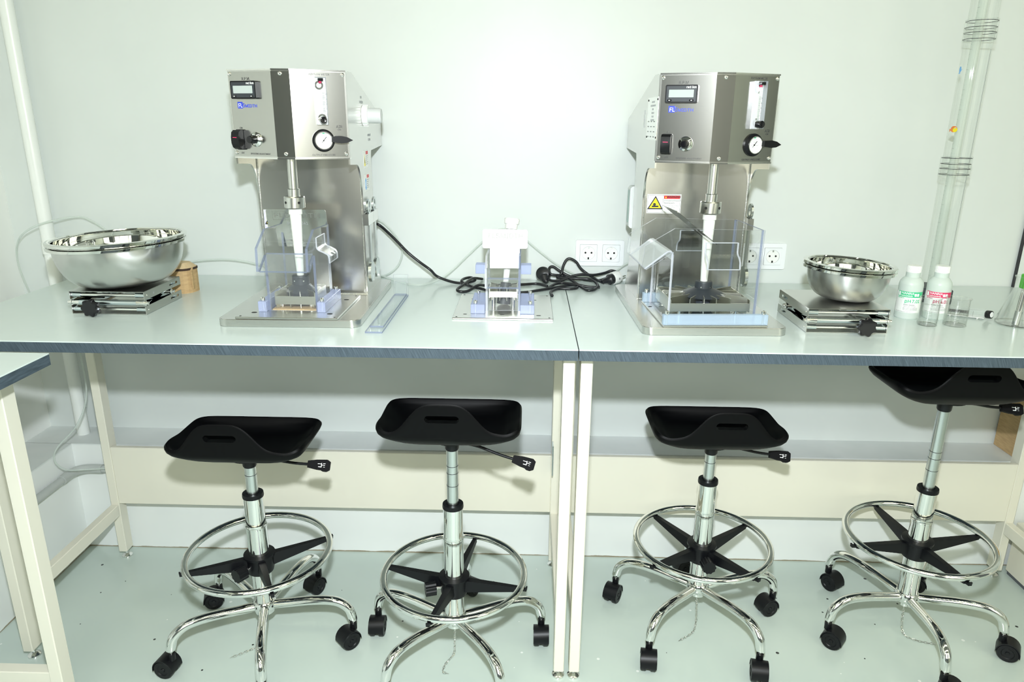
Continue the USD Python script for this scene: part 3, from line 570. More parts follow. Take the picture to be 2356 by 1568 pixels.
def warn_label(parent, o, u, v, w=.090, h=.050, hand=False):
    """white warning sticker: yellow triangle at the left, red heading and text lines at the right"""
    u, v = A(u, float), A(v, float); nrm = np.cross(u, v)
    p = obj('warning_sticker', prism(sbox(0, -h, w, 0), .0004, o, u, v), 'label', parent)
    q = lambda x, y, k=1: A(o)+u*x+v*y+nrm*.0004*k
    obj('frame_line', cat_([prism(sbox(.002, -h+.002, w-.002, -h+.0025), .0002, q(0, 0), u, v), prism(sbox(.002, -.0025, w-.002, -.002), .0002, q(0, 0), u, v), prism(sbox(.002, -h+.002, .0025, -.002), .0002, q(0, 0), u, v),
                            prism(sbox(w-.0025, -h+.002, w-.002, -.002), .0002, q(0, 0), u, v), prism(sbox(w*.465, -h+.002, w*.47, -.002), .0002, q(0, 0), u, v)]), 'blue' if hand else 'ink', p)
    cx, cy, r = w*.245, -h*.50, min(w*.19, h*.36)
    tri = lambda k: Polygon([(cx, cy+r*k), (cx-r*1.02*k, cy-r*.72*k), (cx+r*1.02*k, cy-r*.72*k)])
    obj('triangle', prism(tri(1.1).buffer(.001), .0002, q(0, 0), u, v), 'ink', p); obj('triangle_fill', prism(tri(.92), .0002, q(0, 0, 1.6), u, v), 'yellow', p)
    obj('hand_symbol', cat_([prism(Point(cx-r*.12, cy-r*.1).buffer(r*.22, quad_segs=5), .0002, q(0, 0, 2.2), u, v), prism(sbox(cx-r*.5, cy-r*.5, cx+r*.5, cy-r*.28), .0002, q(0, 0, 2.2), u, v)]), 'ink', p)
    obj('heading', prism(sbox(w*.49, -h*.24, w-.0035, -.0035), .0002, q(0, 0), u, v), 'red', p)
    obj('heading_text', text('WARNING', h*.105, q(w*.775, -h*.185, 1.6), u, v, .0002, bold=True), 'ink', p); obj('heading_symbol', prism(Polygon([(w*.52, -h*.2), (w*.545, -h*.1), (w*.57, -h*.2)]), .0002, q(0, 0, 1.6), u, v), 'yellow', p)
    for k, s in enumerate(('Entanglement hazard', 'Rotating parts', 'Keep hands clear of rollers.', 'Do not operate with', 'exposed rollers or', 'guards removed.')):
        obj('lettering', text(s, h*(.062 if k < 2 else .046), q(w*.50, -h*(.36+.125*k if k < 2 else .30+.105*(k+1)), 1), u, v, .0002, center=False), 'ink' if k < 2 else 'ink_grey', p)
    return p
mL, atL, FL_, panL, BB = machine('steel flotation machine left of the centre seam, seen from its right side', -.698, 1.0, -.699, -.460, False)
mR, atR, FR_, panR, _ = machine('steel flotation machine right of the centre seam, with yellow warning sticker on its column', .326, 1.6, .326, -.466, True)
# left machine, right flank: regulator knob, stickers, lettering, bracket
X = -.698+.1402
kn = obj('regulator_knob', lathe([(0, 0), (.0255, 0), (.0265, .004), (.0265, .012), (.0235, .015), (.0215, .015), (0, .015)], 36, (X, -.268, 1.4195), (1, 0, 0)), 'white', mL, 30)
for k in range(18): q = k*2*PI/18; obj('grip_rib', box(X+.001, X+.013, -.268+.0262*math.cos(q)-.0012, -.268+.0262*math.cos(q)+.0012, 1.4195+.0262*math.sin(q)-.0012, 1.4195+.0262*math.sin(q)+.0012), 'white', kn)
obj('knob_cap', lathe([(.0195, .015), (.0195, .045), (.0175, .049), (0, .05)], 32, (X, -.268, 1.4195), (1, 0, 0)), 'grey', kn, 35)
for s, y, z in (('AIR', -.285, 1.462), ('REDUCER', -.285, 1.450), ('AMBIENT', -.20, 1.366), ('FILTER', -.20, 1.354)): obj('lettering', text(s, .0062, (X, y, z), (0, 1, 0), (0, 0, 1)), 'ink_grey', mL)
for z, c in ((1.330, 'yellow'), (1.268, 'sky')):
    o = A([X, -.292, z]); st = obj('flank_sticker', prism(sbox(0, -.045, .062, 0), .0004, o, (0, 1, 0), (0, 0, 1)), 'label', mL)
    sym = Polygon([(.006, -.040), (.014, -.010), (.024, -.040)]) if c == 'yellow' else affinity.scale(Point(.016, -.026).buffer(1, quad_segs=6), .0105, .0155)
    obj('symbol', prism(sym, .0002, o+A([.0004, 0, 0]), (0, 1, 0), (0, 0, 1)), c, st); obj('symbol_mark', prism(affinity.scale(sym, .35, .5), .0002, o+A([.0006, 0, 0]), (0, 1, 0), (0, 0, 1)), 'ink' if c == 'yellow' else 'inkw', st)
    obj('heading', prism(sbox(.031, -.0105, .059, -.002), .0002, o+A([.0004, 0, 0]), (0, 1, 0), (0, 0, 1)), 'red', st)
    obj('text_lines', cat_([prism(sbox(.031, -.016-.0052*k, .056-.003*(k % 3), -.0145-.0052*k), .0002, o+A([.0004, 0, 0]), (0, 1, 0), (0, 0, 1)) for k in range(5)]), 'ink_grey', st)
br = obj('tool_bracket', cat_([box(X, X+.003, -.335, -.20, 1.138, 1.168), box(X+.012, X+.0145, -.335, -.20, 1.138, 1.168), box(X, X+.0145, -.336, -.333, 1.138, 1.168), box(X, X+.0145, -.268, -.265, 1.138, 1.168), box(X, X+.0145, -.201, -.198, 1.138, 1.168)]), 'screw', mL)
warn_label(mL, (-.698-.130, -.3194, 1.176), (1, 0, 0), (0, 0, 1), hand=True)
# right machine: sticker on the column, plate on its left flank, filter bowl behind
warn_label(mR, (.326-.128, -.3194, 1.229), (1, 0, 0), (0, 0, 1))
XR_ = .326-.1402; U_, V_ = (0, -1, 0), (0, 0, 1)
np_ = obj('name_plate', prism(sbox(0, -.100, .128, 0), .0006, (XR_, -.318, 1.468), U_, V_), 'screw', mR)
for a, b in ((.006, -.006), (.122, -.006), (.006, -.094), (.122, -.094)): obj('rivet', lathe([(0, 0), (.0025, 0), (.002, .0012), (0, .0014)], 10, (XR_-.0006, -.318-a, 1.468+b), (-1, 0, 0)), 'dark', np_)
for k, s in enumerate(('LABORATORY', 'FLOTATION MACHINE', 'MODEL', 'SERIAL NO', 'VOLTAGE', 'RATED POWER')): obj('lettering', text(s, .0042, (XR_-.0006, -.318-.068, 1.455-.0085*k), U_, V_, .0002), 'ink_grey', np_)
obj('table_lines', cat_([prism(sbox(.012+.036*(k % 3), -.058-.012*(k//3), .030+.036*(k % 3), -.0555-.012*(k//3)), .0002, (XR_-.0006, -.318, 1.468), U_, V_) for k in range(12)]), 'ink_grey', np_)
obj('vent_slots', cat_([prism(rrect(.004, .042, .0015), .0003, (XR_, -.27-.012*k, 1.418), U_, V_) for k in range(2)]), 'grey', mR)
fb = obj('rear_unit', prism(rrect(.034, .118, .010), .045, (.193, -.135, 1.178), (1, 0, 0), (0, 0, 1)), 'grey', mR, 30)
obj('rear_unit_glass', prism(rrect(.022, .092, .006), .0012, (.1762, -.157, 1.180), (0, -1, 0), (0, 0, 1)), 'teal', fb)
XQ = .326+.1402
obj('tool_bracket', cat_([box(XQ, XQ+.003, -.335, -.20, 1.138, 1.168), box(XQ+.012, XQ+.0145, -.335, -.20, 1.138, 1.168), box(XQ, XQ+.0145, -.336, -.333, 1.138, 1.168)]), 'screw', mR)

def spanner(label, x, y):
    t = thing('spanner', label, 'spanner', (x, y, .985), group=None)
    bar = sbox(-.009, .0, .009, .2); P1 = bar.union(Point(0, .2).buffer(.020, quad_segs=8)).difference(affinity.scale(Point(0, .200).buffer(.0095, quad_segs=8), .8, 1.5))
    obj('handle', prism(P1, .005, (x, y, .985), (0, 1, 0), (0, 0, 1)), 'satin', t, 30)
    P2 = Point(0, .022).buffer(.029, quad_segs=10).difference(sbox(-.010, -.02, .010, .016)); obj('jaw', prism(P2, .008, (x-.0015, y, .985), (0, 1, 0), (0, 0, 1)), 'satin', t, 30)
spanner('steel spanner hung on the flank of the left machine, nearer the front', -.698+.1402+.0068, -.302)
spanner('steel spanner hung on the flank of the left machine, nearer the wall', -.698+.1402+.0068, -.234)
spanner('steel spanner hung on the hidden flank of the right machine', .326+.1402+.0090, -.302)

# ------------------------------------------------------------------ flotation cells (clear tanks on steel plates)
def hexscrew(p, name, x, y, z, zl, r=.0052):
    s = obj(name, lathe([(0, z), (r*.92, z), (r, z+.0012), (r, z+.0075), (r*.85, z+.0088), (r*.5, z+.0088), (r*.5, z+.005), (0, z+.005)], 18, (x, y, 0)), 'screw', p, 30)
    obj('screw_shaft', cyl((x, y, zl), (x, y, z), .0028, 12), 'screw', s, 40); return s
def plate(t, x0, x1, y0, y1, z0, th=.005, holes=()):
    p = obj('mounting_plate', box(x0, x1, y0, y1, z0, z0+th, .0012), 'steel_flat', t)
    for x, y, a, b in holes: obj('slot', prism(affinity.scale(Point(0, 0).buffer(1, quad_segs=6), a, b), .0003, (x, y, z0+th)), 'dark', p)
    for x in (x0+.010, x1-.010):
        for y in (y0+.010, y1-.010): obj('corner_hole', prism(Point(0, 0).buffer(.0026, quad_segs=4), .0003, (x, y, z0+th)), 'dark', p)
    return p
def stator(t, cx, cy, hx, hy, r0, z0, z1, nf, zl, fh=.012):
    """steel ring of radial fins round the impeller, framed by a flat bar on each side"""
    s = obj('stator', box(cx-hx, cx+hx, cy-hy-.0012, cy-hy+.0012, z0, z1), 'fin', t); obj('front_bar', box(cx-hx, cx+hx, cy+hy-.0012, cy+hy+.0012, z0, z1), 'fin', s)
    for sg in (-1, 1): obj('side_bar', box(cx+sg*hx-.0012, cx+sg*hx+.0012, cy-hy, cy+hy, z0-.002, z1+.008), 'fin', s)
    for k in range(nf):
        q = (k+.5)*2*PI/nf; d = A([math.cos(q), math.sin(q)]); R = min(hx/max(abs(d[0]), 1e-6), hy/max(abs(d[1]), 1e-6))*.985
        obj('fin', prism([(r0, z0-.004), (R, z0-.010), (R, z1+.010), (R-.003, z1+fh), (r0, z1+fh)], .0018, A([cx-d[1]*.0009, cy+d[0]*.0009, 0]), (d[0], d[1], 0), (0, 0, 1)), 'fin', s)
    for sx in (-1, 1):
        for sy in (-1, 1): obj('stand_off', cyl((cx+sx*hx*.72, cy+sy*hy*.8, zl), (cx+sx*hx*.72, cy+sy*hy*.8, z0+.004), .0042, 14), 'screw', s, 40)
    return s
def tag_plate(t, o, u, v, w, h, nw, nh, num, gloss='panel', notch=False):
    """T-shaped steel baffle with rounded corners; engraved outline lettering. o: middle of its top edge."""
    P_ = sbox(-w/2+.006, -h+.006, w/2-.006, -.006).buffer(.006, quad_segs=4).union(sbox(-nw/2, -h-nh, nw/2, -h+.004))
    eng = 'engrave' if gloss == 'panel' else 'engrave_grey'
    if notch: P_ = P_.difference(sbox(-.021, -h-nh-.01, .021, -h-nh+.052))
    u, v = A(u, float), A(v, float); u /= np.linalg.norm(u); v /= np.linalg.norm(v); nrm = np.cross(u, v)
    p = obj('baffle_plate', prism(P_, .0015, o, u, v), gloss, t)
    q = lambda x, y: A(o)+u*x+v*y+nrm*.0015
    sq = sbox(-w*.40, -h*.60, -w*.18, -h*.10); obj('engraved_square', prism(sq.difference(sq.buffer(-.0007)), .0002, q(0, 0), u, v), eng, p)
    m = meshkit.text_mesh('FLSMIDTH', h*.25, .0002, True); m.apply_translation([-m.bounds[0, 0], 0, 0]); m.apply_scale([w*.76/m.bounds[1, 0], 1, 1]); m.apply_translation([-w*.37, -h*.46, 0])
    obj('engraved_letters', frame(m, q(0, 0), u, v), eng, p)
    obj('engraved_number', text(num, h*.15, q(0, -h*.86), u, v, .0002, bold=True), 'ink_grey' if gloss == 'panel' else eng, p)
    return p

# the cell on the left machine: lip towards the viewer
t = thing('flotation_cell', 'small clear acrylic cell on the base of the left machine', 'flotation cell', (-.70, -.455, BB))
zp = BB + .0052
plate(t, -.823, -.573, -.590, -.345, BB+.0002, .005, ((-.792, -.545, .007, .005), (-.603, -.548, .007, .005), (-.598, -.40, .007, .005)))
prof = [(-.388, zp), (-.388, 1.148), (-.515, 1.152), (-.578, 1.115), (-.582, 1.060), (-.572, 1.058), (-.524, 1.090), (-.524, zp)]
for x, nm in ((-.763, 'L'), (-.643, 'R')): acrylic(t, 'side_wall', prof, .006, (x, 0, 0), (0, 1, 0), (0, 0, 1), 'acrylic_dusty' if nm == 'R' else 'acrylic')
acrylic(t, 'front_wall', sbox(-.757, zp, -.643, 1.093), .005, (0, -.519, 0), (1, 0, 0), (0, 0, 1), 'acrylic_dusty', 'acrylic_edge_pale')
acrylic(t, 'back_wall', sbox(-.757, zp, -.643, 1.10), .005, (0, -.388, 0), (1, 0, 0), (0, 0, 1), 'acrylic', 'acrylic_edge_pale')
acrylic(t, 'launder_floor', sbox(-.757, 0, -.643, .065), .005, (0, -.576, 1.057), (1, 0, 0), (0, .056, .034), 'acrylic_dusty')
handle(t, [(0, 1.132), (0, 1.108), (.003, 1.102), (.015, 1.097), (.026, 1.091), (.030, 1.084), (.030, 1.070)], .074, (-.6345, -.440, 0), (1, 0, 0), (0, 0, 1))
for x0, x1 in ((-.784, -.7633), (-.6365, -.616)):
    b_ = obj('clamp_block', box(x0, x1, -.538, -.385, zp, zp+.026, .001), 'block', t)
    for y in (-.528, -.395): hexscrew(b_, 'clamp_screw', (x0+x1)/2, y, zp+.026, zp)
stator(t, -.700, -.457, .050, .050, .034, .962, .983, 12, zp+.002)
obj('bottom_gasket', box(-.756, -.644, -.516, -.39, zp, zp+.002), 'brown', t, label='tan gasket sheet')
tag_plate(t, (-.716, -.400, 1.187), (1, 0, 0), (0, -.22, 1), .156, .047, .118, .055, '0014-0841')

# the cell on the right machine: larger, lip towards the left
t = thing('flotation_cell', 'large clear acrylic cell with bent handles on the right machine', 'flotation cell', (.323, -.472, BB), 3.2)
plate(t, .200, .450, -.602, -.350, BB+.0002, .005, ((.208, -.42, .005, .004),))
front = [(.219, zp), (.429, zp), (.431, 1.171), (.218, 1.174), (.152, 1.134), (.146, 1.084), (.157, 1.077), (.219, 1.119)]
acrylic(t, 'front_wall', front, .005, (0, -.566, 0), (1, 0, 0), (0, 0, 1), 'acrylic', 'acrylic_edge_pale')
acrylic(t, 'back_wall', front, .005, (0, -.374, 0), (1, 0, 0), (0, 0, 1), 'acrylic', 'acrylic_edge_pale')
acrylic(t, 'right_wall', [(-.566, zp), (-.374, zp), (-.374, 1.171), (-.566, 1.171)], .0055, (.424, 0, 0), (0, 1, 0), (0, 0, 1), 'acrylic', 'acrylic_edge')
acrylic(t, 'left_wall', [(-.566, zp), (-.374, zp), (-.374, 1.112), (-.566, 1.112)], .0055, (.216, 0, 0), (0, 1, 0), (0, 0, 1), 'acrylic', 'acrylic_edge_pale')
fl_ = obj('launder_flap', bent([(.2188, 1.100), (.2185, 1.114), (.214, 1.120), (.207, 1.119), (.156, 1.079)], .0045, .187, (0, -.377, 0), (1, 0, 0), (0, 0, 1)), 'acrylic_whitened', t)
for yy in (-.377, -.5635): obj('cut_edge', tube([(.2188, yy, 1.100), (.2185, yy, 1.114), (.214, yy, 1.120), (.207, yy, 1.119), (.156, yy, 1.079)], .0024, 6), 'acrylic_edge_pale', fl_)
obj('cut_edge', cyl((.156, -.377, 1.079), (.156, -.5635, 1.079), .0022, 6), 'acrylic_edge_pale', fl_)
for y, sg, x0 in ((-.5735, -1, .293), (-.3715, 1, .286)):
    handle(t, [(y, 1.142), (y, 1.121), (y+sg*.003, 1.115), (y+sg*.016, 1.109), (y+sg*.025, 1.101), (y+sg*.027, 1.084)], .076, (x0, 0, 0), (0, 1, 0), (0, 0, 1))
for y0, y1 in ((-.6005, -.586), (-.372, -.357)):
    b_ = obj('clamp_block', box(.199, .450, y0, y1, zp, zp+.025, .001), 'block_pale', t)
    for x in (.209, .440): hexscrew(b_, 'clamp_screw', x, (y0+y1)/2, zp+.025, zp)
stator(t, .325, -.470, .097, .076, .046, .970, .990, 16, zp)
tag_plate(t, (.222, -.480, 1.2125), (0, 1, 0), (-.80, 0, .60), .150, .050, .116, .085, '0014-0842', notch=True)

# the loose cell on the bench between the machines
t = thing('flotation_cell', 'smallest clear acrylic cell, standing on its own plate between the two machines', 'flotation cell', (-.178, -.366, HT))
zq = HT + .0056
plate(t, -.306, -.049, -.498, -.236, HT, .0055, ((-.276, -.462, .005, .0025), (-.086, -.466, .006, .0025), (-.18, -.462, .006, .002), (-.094, -.30, .004, .002), (-.268, -.295, .004, .002)))
prof = [(-.300, zq), (-.300, 1.074), (-.425, 1.078), (-.462, 1.050), (-.464, 1.000), (-.456, .998), (-.424, 1.012), (-.424, zq)]
for x in (-.225, -.1395): acrylic(t, 'side_wall', prof, .0055, (x, 0, 0), (0, 1, 0), (0, 0, 1), 'acrylic', 'acrylic_edge_pale' if x < -.2 else 'acrylic_edge')
acrylic(t, 'front_wall', sbox(-.2195, zq, -.1395, 1.014), .005, (0, -.418, 0), (1, 0, 0), (0, 0, 1), 'acrylic', 'acrylic_edge_pale')
acrylic(t, 'back_wall', sbox(-.2195, zq, -.1395, 1.04), .005, (0, -.300, 0), (1, 0, 0), (0, 0, 1), 'acrylic', 'acrylic_edge_pale')
acrylic(t, 'launder_floor', sbox(-.2195, 0, -.1395, .041), .005, (0, -.459, .999), (1, 0, 0), (0, .036, .016), 'acrylic_dusty')
for x0, x1 in ((-.262, -.2253), (-.1337, -.0972)):
    b_ = obj('clamp_block', box(x0, x1, -.456, -.318, zq, zq+.024, .001), 'block', t)
    xs = x0+.012 if x0 < -.2 else x1-.011
    for y in (-.446, -.330): hexscrew(b_, 'clamp_screw', xs, y, zq+.024, zq)
for x0, x1 in ((-.254, -.2253), (-.1337, -.1065)): obj('lifting_block', box(x0, x1, -.385, -.350, 1.022, 1.046, .001), 'block', t)
stator(t, -.1795, -.366, .0365, .036, .022, .963, .979, 12, zq, .009)
tag_plate(t, (-.177, -.352, 1.135), (1, 0, 0), (0, .26, 1), .119, .050, .078, .052, '0014-0840', 'tag_bright')
# the spare agitator standing in it
t = thing('spare_agitator', 'white plastic agitator tube with a round cap standing in the middle cell', 'agitator', (-.1795, -.366, zq+.004))
d = A([.018, .036, .2]); d /= np.linalg.norm(d); o = A([-.1795, -.366, zq+.005])
obj('stand_pipe', lathe([(0, .050), (.0075, .050), (.0118, .195), (.0118, .200), (.0165, .201), (.0168, .214), (.0200, .2145), (.0205, .226), (.0190, .229), (.0100, .229), (.0100, .222), (0, .222)], 32, o, d), 'nylon', t, 30)
obj('impeller', lathe([(0, 0), (.0185, 0), (.0185, .030), (.021, .034), (.014, .044), (.0135, .058), (0, .058)], 32, o, d), 'hub', t, 30)

# ------------------------------------------------------------------ bent acrylic strips beside the left machine
def strip(label, x, y0, y1, z, w, h, th=.0045):
    t = thing('acrylic_strip', label, 'acrylic strip', (x, (y0+y1)/2, z))
    acrylic(t, 'long_plate', sbox(0, 0, w, y1-y0), th, (x, y0, z+.0003), (1, 0, 0), (0, 1, 0), 'acrylic_dusty', 'acrylic_edge')
    acrylic(t, 'upright_end', sbox(0, 0, w, h), th, (x, y1+th, z+.0003), (1, 0, 0), (0, 0, 1), 'acrylic_dusty', 'acrylic_edge_pale')
strip('lower of two bent clear acrylic strips beside the left machine', -.4985, -.632, -.250, HT, .041, .062)
strip('upper, shorter of two bent clear acrylic strips beside the left machine', -.4925, -.600, -.262, HT+.0052, .032, .040)

# ------------------------------------------------------------------ lab jacks and mixing bowls
def jack(label, x0, x1, y0, y1, kx):
    cx, cyy = (x0+x1)/2, (y0+y1)/2; t = thing('lab_jack', label, 'laboratory jack', (cx, cyy, HT))
    z = HT
    for nm, za, zb, inv in (('top_plate', z+.0595, z+.0385, 1), ('bottom_plate', z+.0015, z+.0225, -1)):
        zmid = za; a, b = min(za, zb), max(za, zb)
        pl = obj(nm, box(x0, x1, y0, y1, za-.0008, za+.0008), 'jack', t)
        for x in (x0, x1):
            sl = sbox(y0+.0005, a, y1-.0005, b).difference(affinity.translate(rrect(.045, .006, .003), y1-.04, (a+b)/2))
            obj('folded_side', prism(sl, .0016, (x-.0008 if x == x0 else x-.0008, 0, 0), (0, 1, 0), (0, 0, 1)), 'jack', pl)
            obj('rivet', lathe([(0, 0), (.0026, 0), (.002, .0012), (0, .0014)], 10, (x+(.0008 if x == x1 else -.0008), y0+.014, (a+b)/2), (1 if x == x1 else -1, 0, 0)), 'screw', pl)
        for y in (y0+.010, y1-.03):
            rd = obj('cross_rod', cyl((x0+.002, y, (a+b)/2), (x1-.002, y, (a+b)/2), .0042, 14), 'screw', t, 40)
            for x, sg in ((x0+.0015, 1), (x1-.0015, -1)): obj('bushing', cyl((x, y, (a+b)/2), (x+sg*.024, y, (a+b)/2), .0062, 16), 'zinc', rd, 40)
    zm = z+.0305
    for y, ex in ((y0+.004, .008), (y1-.055, .006)):
        rd = obj('spindle_bar', cyl((x0+.022, y, zm), (x1-.022, y, zm), .0068, 18), 'zinc', t, 40)
        for sg, x in ((-1, x0+.022), (1, x1-.022)): obj('bar_end', lathe([(0, 0), (.0068, 0), (.0058, .010), (.0058, .018), (.0074, .019), (.0074, .023), (.0045, .026), (.0045, .030), (0, .031)], 18, (x, y, zm), (sg, 0, 0)), 'screw', rd, 40)
    for x in (x0+.006, x1-.006):
        for a, b in (((y0+.012, z+.012), (y1-.06, zm+.016)), ((y0+.012, z+.049), (y1-.06, zm-.014)), ((y0+.004, zm), (y1-.03, z+.049)), ((y0+.004, zm), (y1-.03, z+.012))):
            a, b = A(a), A(b); dd = (b-a)/np.linalg.norm(b-a); nn = A([-dd[1], dd[0]])*.0045
            obj('scissor_arm', prism(Polygon([a+nn, a-nn, b-nn, b+nn]).buffer(.002, quad_segs=3), .0016, (x-.0008, 0, 0), (0, 1, 0), (0, 0, 1)), 'zinc', t)
    rod = obj('lead_screw', cyl((kx, y0-.03, zm-.0065), (kx, y1-.06, zm), .0038, 12), 'screw', t, 40)
    kz = zm-.0065
    st = Polygon([((.0210+.0022*math.cos(7*q))*math.cos(q+.5), (.0210+.0022*math.cos(7*q))*math.sin(q+.5)) for q in np.linspace(0, 2*PI, 113)[:-1]])
    obj('star_knob', cat_([prism(st.buffer(-.002), .003, (kx, y0-.019, kz), (1, 0, 0), (0, 0, 1)), prism(st, .010, (kx, y0-.022, kz), (1, 0, 0), (0, 0, 1)), prism(st.buffer(-.0012), .0115, (kx, y0-.022, kz), (1, 0, 0), (0, 0, 1)), prism(st.buffer(-.0030), .0125, (kx, y0-.022, kz), (1, 0, 0), (0, 0, 1))]), 'knob', t, 30)
    for sx in (x0+.02, x1-.02):
        for sy in (y0+.02, y1-.02): obj('rubber_foot', lathe([(0, 0), (.006, 0), (.006, .0008), (0, .0008)], 12, (sx, sy, HT)), 'rubber', t)
    obj('stamp', prism(sbox(0, 0, .006, .006), .0002, (x1+.0008, y0+.045, z+.045), (0, 1, 0), (0, 0, 1)), 'ink_grey', t)
    return z+.0605
zjl = jack('steel lab jack under the large bowls at the left', -1.280, -1.089, -.500, -.305, -1.213)
zjr = jack('steel lab jack under the small bowls at the right', .560, .753, -.568, -.362, .690)
def bowl(label, cx, cyy, z0, r, h, rb, m, group, tilt, lift=0., inner=False):
    t = thing('mixing_bowl', label, 'mixing bowl', (cx, cyy, z0), 0, group, tilt)
    k = 16; q = np.linspace(0, 1, k); w = .0011
    R = rb + (r-.011-rb)*np.sin(q*PI/2)**.92; Zc = h*(1-np.cos(q*PI/2))**.93
    fl = r*.105
    out = [(0, z0)] + [(a, z0+b) for a, b in zip(R, Zc)] + [(r-.002, z0+h), (r, z0+h+.0015), (r, z0+h+.0055), (r-.003, z0+h+.0075), (R[-1]+.002, z0+h+.0065)]
    ins = [(R[-1]-w*1.5, z0+h+.003)] + [(max(a-w, 0), z0+b+w) for a, b in zip(R[::-1], Zc[::-1])] + [(0, z0+w)]
    obj('shell', lathe(out+ins, 96, (cx, cyy, 0)), m, t, 50)
    rim = [(r-.002, z0+h-.001), (r+.0008, z0+h), (r+.0012, z0+h+.0058), (r-.002, z0+h+.0085), (R[-1]+.001, z0+h+.0078), (R[-1]-.0005, z0+h+.005)]
    obj('rolled_rim', lathe(rim, 96, (cx, cyy, 0)), 'mirror', t, 50); return t
gl, gr_ = 'stacked large bowls', 'stacked small bowls'
bowl('outer of the two large nested steel bowls, brushed outside, left', -1.187, -.400, zjl+0.0039, .1655, .102, .085, 'bowl', gl, -2.3)
bowl('inner of the two large nested steel bowls, mirror bright inside, left', -1.187, -.400, zjl+0.0159, .1655, .102, .083, 'mirror', gl, -2.3)
bowl('outer of the two small nested steel bowls, brushed outside, right', .688, -.455, zjr+0.0027, .1085, .072, .052, 'bowl', gr_, 2.6)
bowl('inner of the two small nested steel bowls, mirror bright inside, right', .688, -.455, zjr+0.0127, .1085, .072, .050, 'mirror', gr_, 2.6)

# torn cardboard block behind the left jack
t = thing('cardboard_block', 'torn brown cardboard block behind the left lab jack', 'cardboard', (-1.115, -.225, HT))
pts = spline([(-1.150, -.262, 0), (-1.100, -.262, 0), (-1.082, -.235, 0), (-1.088, -.200, 0), (-1.15, -.20, 0)], 3, True)[:, :2]
obj('body', prism(Polygon(pts).buffer(0), .066, (0, 0, HT)), 'brown', t); obj('torn_edge', prism(Polygon(pts).buffer(.0015), .006, (0, 0, HT+.066)), 'brown_dark', t)
obj('torn_top', trimesh.Trimesh(*hull_([(x, y, HT+.072) for x, y in pts] + [(-1.118+(x+1.118)*.6, -.23+(y+.23)*.6, HT+.086) for x, y in pts])), 'brown_pale', t)
obj('loose_flap', prism([(-.265, .07), (-.258, .078), (-.236, .010), (-.246, .012)], .004, (-1.086, 0, HT), (0, 1, 0), (.15, 0, 1)), 'brown', t)

# ------------------------------------------------------------------ wall sockets
def socket(label, x0, z0):
    t = thing('double_socket', label, 'wall socket', (x0+.0755, 0, z0+.0405)); w, h = .151, .081
    obj('cover_frame', prism(rrect(w, h, .005), .008, (x0+w/2, -.0005, z0+h/2), (1, 0, 0), (0, 0, 1)), 'socket', t)
    for k in (0, 1):
        c = A([x0+.040+.071*k, -.0085, z0+h/2])
        fr = rrect(.053, .053, .002); rd = Point(0, 0).buffer(.0205, quad_segs=10)
        ins = obj('socket_insert', prism(fr.difference(rd), .0022, c, (1, 0, 0), (0, 0, 1)), 'socket', t)
        obj('shadow_gap', prism(rrect(.0545, .0545, .002).difference(fr.buffer(-.0002)), .0003, c, (1, 0, 0), (0, 0, 1)), 'ink_grey', ins)
        obj('recess', prism(Point(0, 0).buffer(.0203, quad_segs=10), .0004, c, (1, 0, 0), (0, 0, 1)), 'label', ins)
        obj('recess_ring', prism(Point(0, 0).buffer(.0212, quad_segs=10).difference(Point(0, 0).buffer(.0202, quad_segs=10)), .0026, c, (1, 0, 0), (0, 0, 1)), 'grey', ins)
        for dx in (-.0095, .0095): obj('pin_hole', prism(Point(0, 0).buffer(.0029, quad_segs=5), .0004, c+A([dx, -.0005, .001]), (1, 0, 0), (0, 0, 1)), 'dark', ins)
        for dz in (-.0165, .0165): obj('earth_contact', prism(rrect(.0045, .006, .0006), .0012, c+A([0, -.0004, dz]), (1, 0, 0), (0, 0, 1)), 'dark' if dz < 0 else 'satin', ins)
socket('white double wall socket between the two machines', .035, .975)
socket('white double wall socket seen beside and through the clear cell of the right machine', .5405, .972)

# ------------------------------------------------------------------ cords, plugs, hoses
def cord(name, label, cat, pts, r, m, per=8, n=10): return solo(name, tube(spline(pts, per), r, n), m, label, cat, None, True)
cord('cable', 'black power cord sagging from the left machine and looping behind the middle cell', 'cable',
     [(-.600, -.110, 1.110), (-.578, -.060, 1.105), (-.542, -.070, 1.079), (-.511, -.080, 1.051), (-.480, -.090, 1.022), (-.447, -.090, .995), (-.413, -.100, .973), (-.396, -.075, .948), (-.354, -.082, .934), (-.316, -.091, .931), (-.287, -.064, .931), (-.280, -.048, .934), (-.295, -.048, .940), (-.312, -.071, .941), (-.318, -.099, .939), (-.305, -.108, .932), (-.282, -.139, .931), (-.250, -.167, .931), (-.201, -.205, .931), (-.130, -.205, .931), (-.086, -.176, .931), (-.022, -.125, .931), (.025, -.094, .931), (.036, -.124, .931), (.019, -.146, .931), (-.023, -.150, .931), (-.046, -.190, .931), (-.044, -.24, .931)], .0042, 'rubber')
cord('cable', 'black cord loop lying flat at the left of the middle cell', 'cable',
     [(-.259, -.025, .931), (-.286, -.075, .943), (-.305, -.147, .941), (-.322, -.190, .934), (-.312, -.205, .931), (-.290, -.195, .931), (-.264, -.165, .941), (-.240, -.132, .934), (-.189, -.108, .931), (-.131, -.097, .931), (-.085, -.085, .931), (-.055, -.117, .931)], .0042, 'rubber')
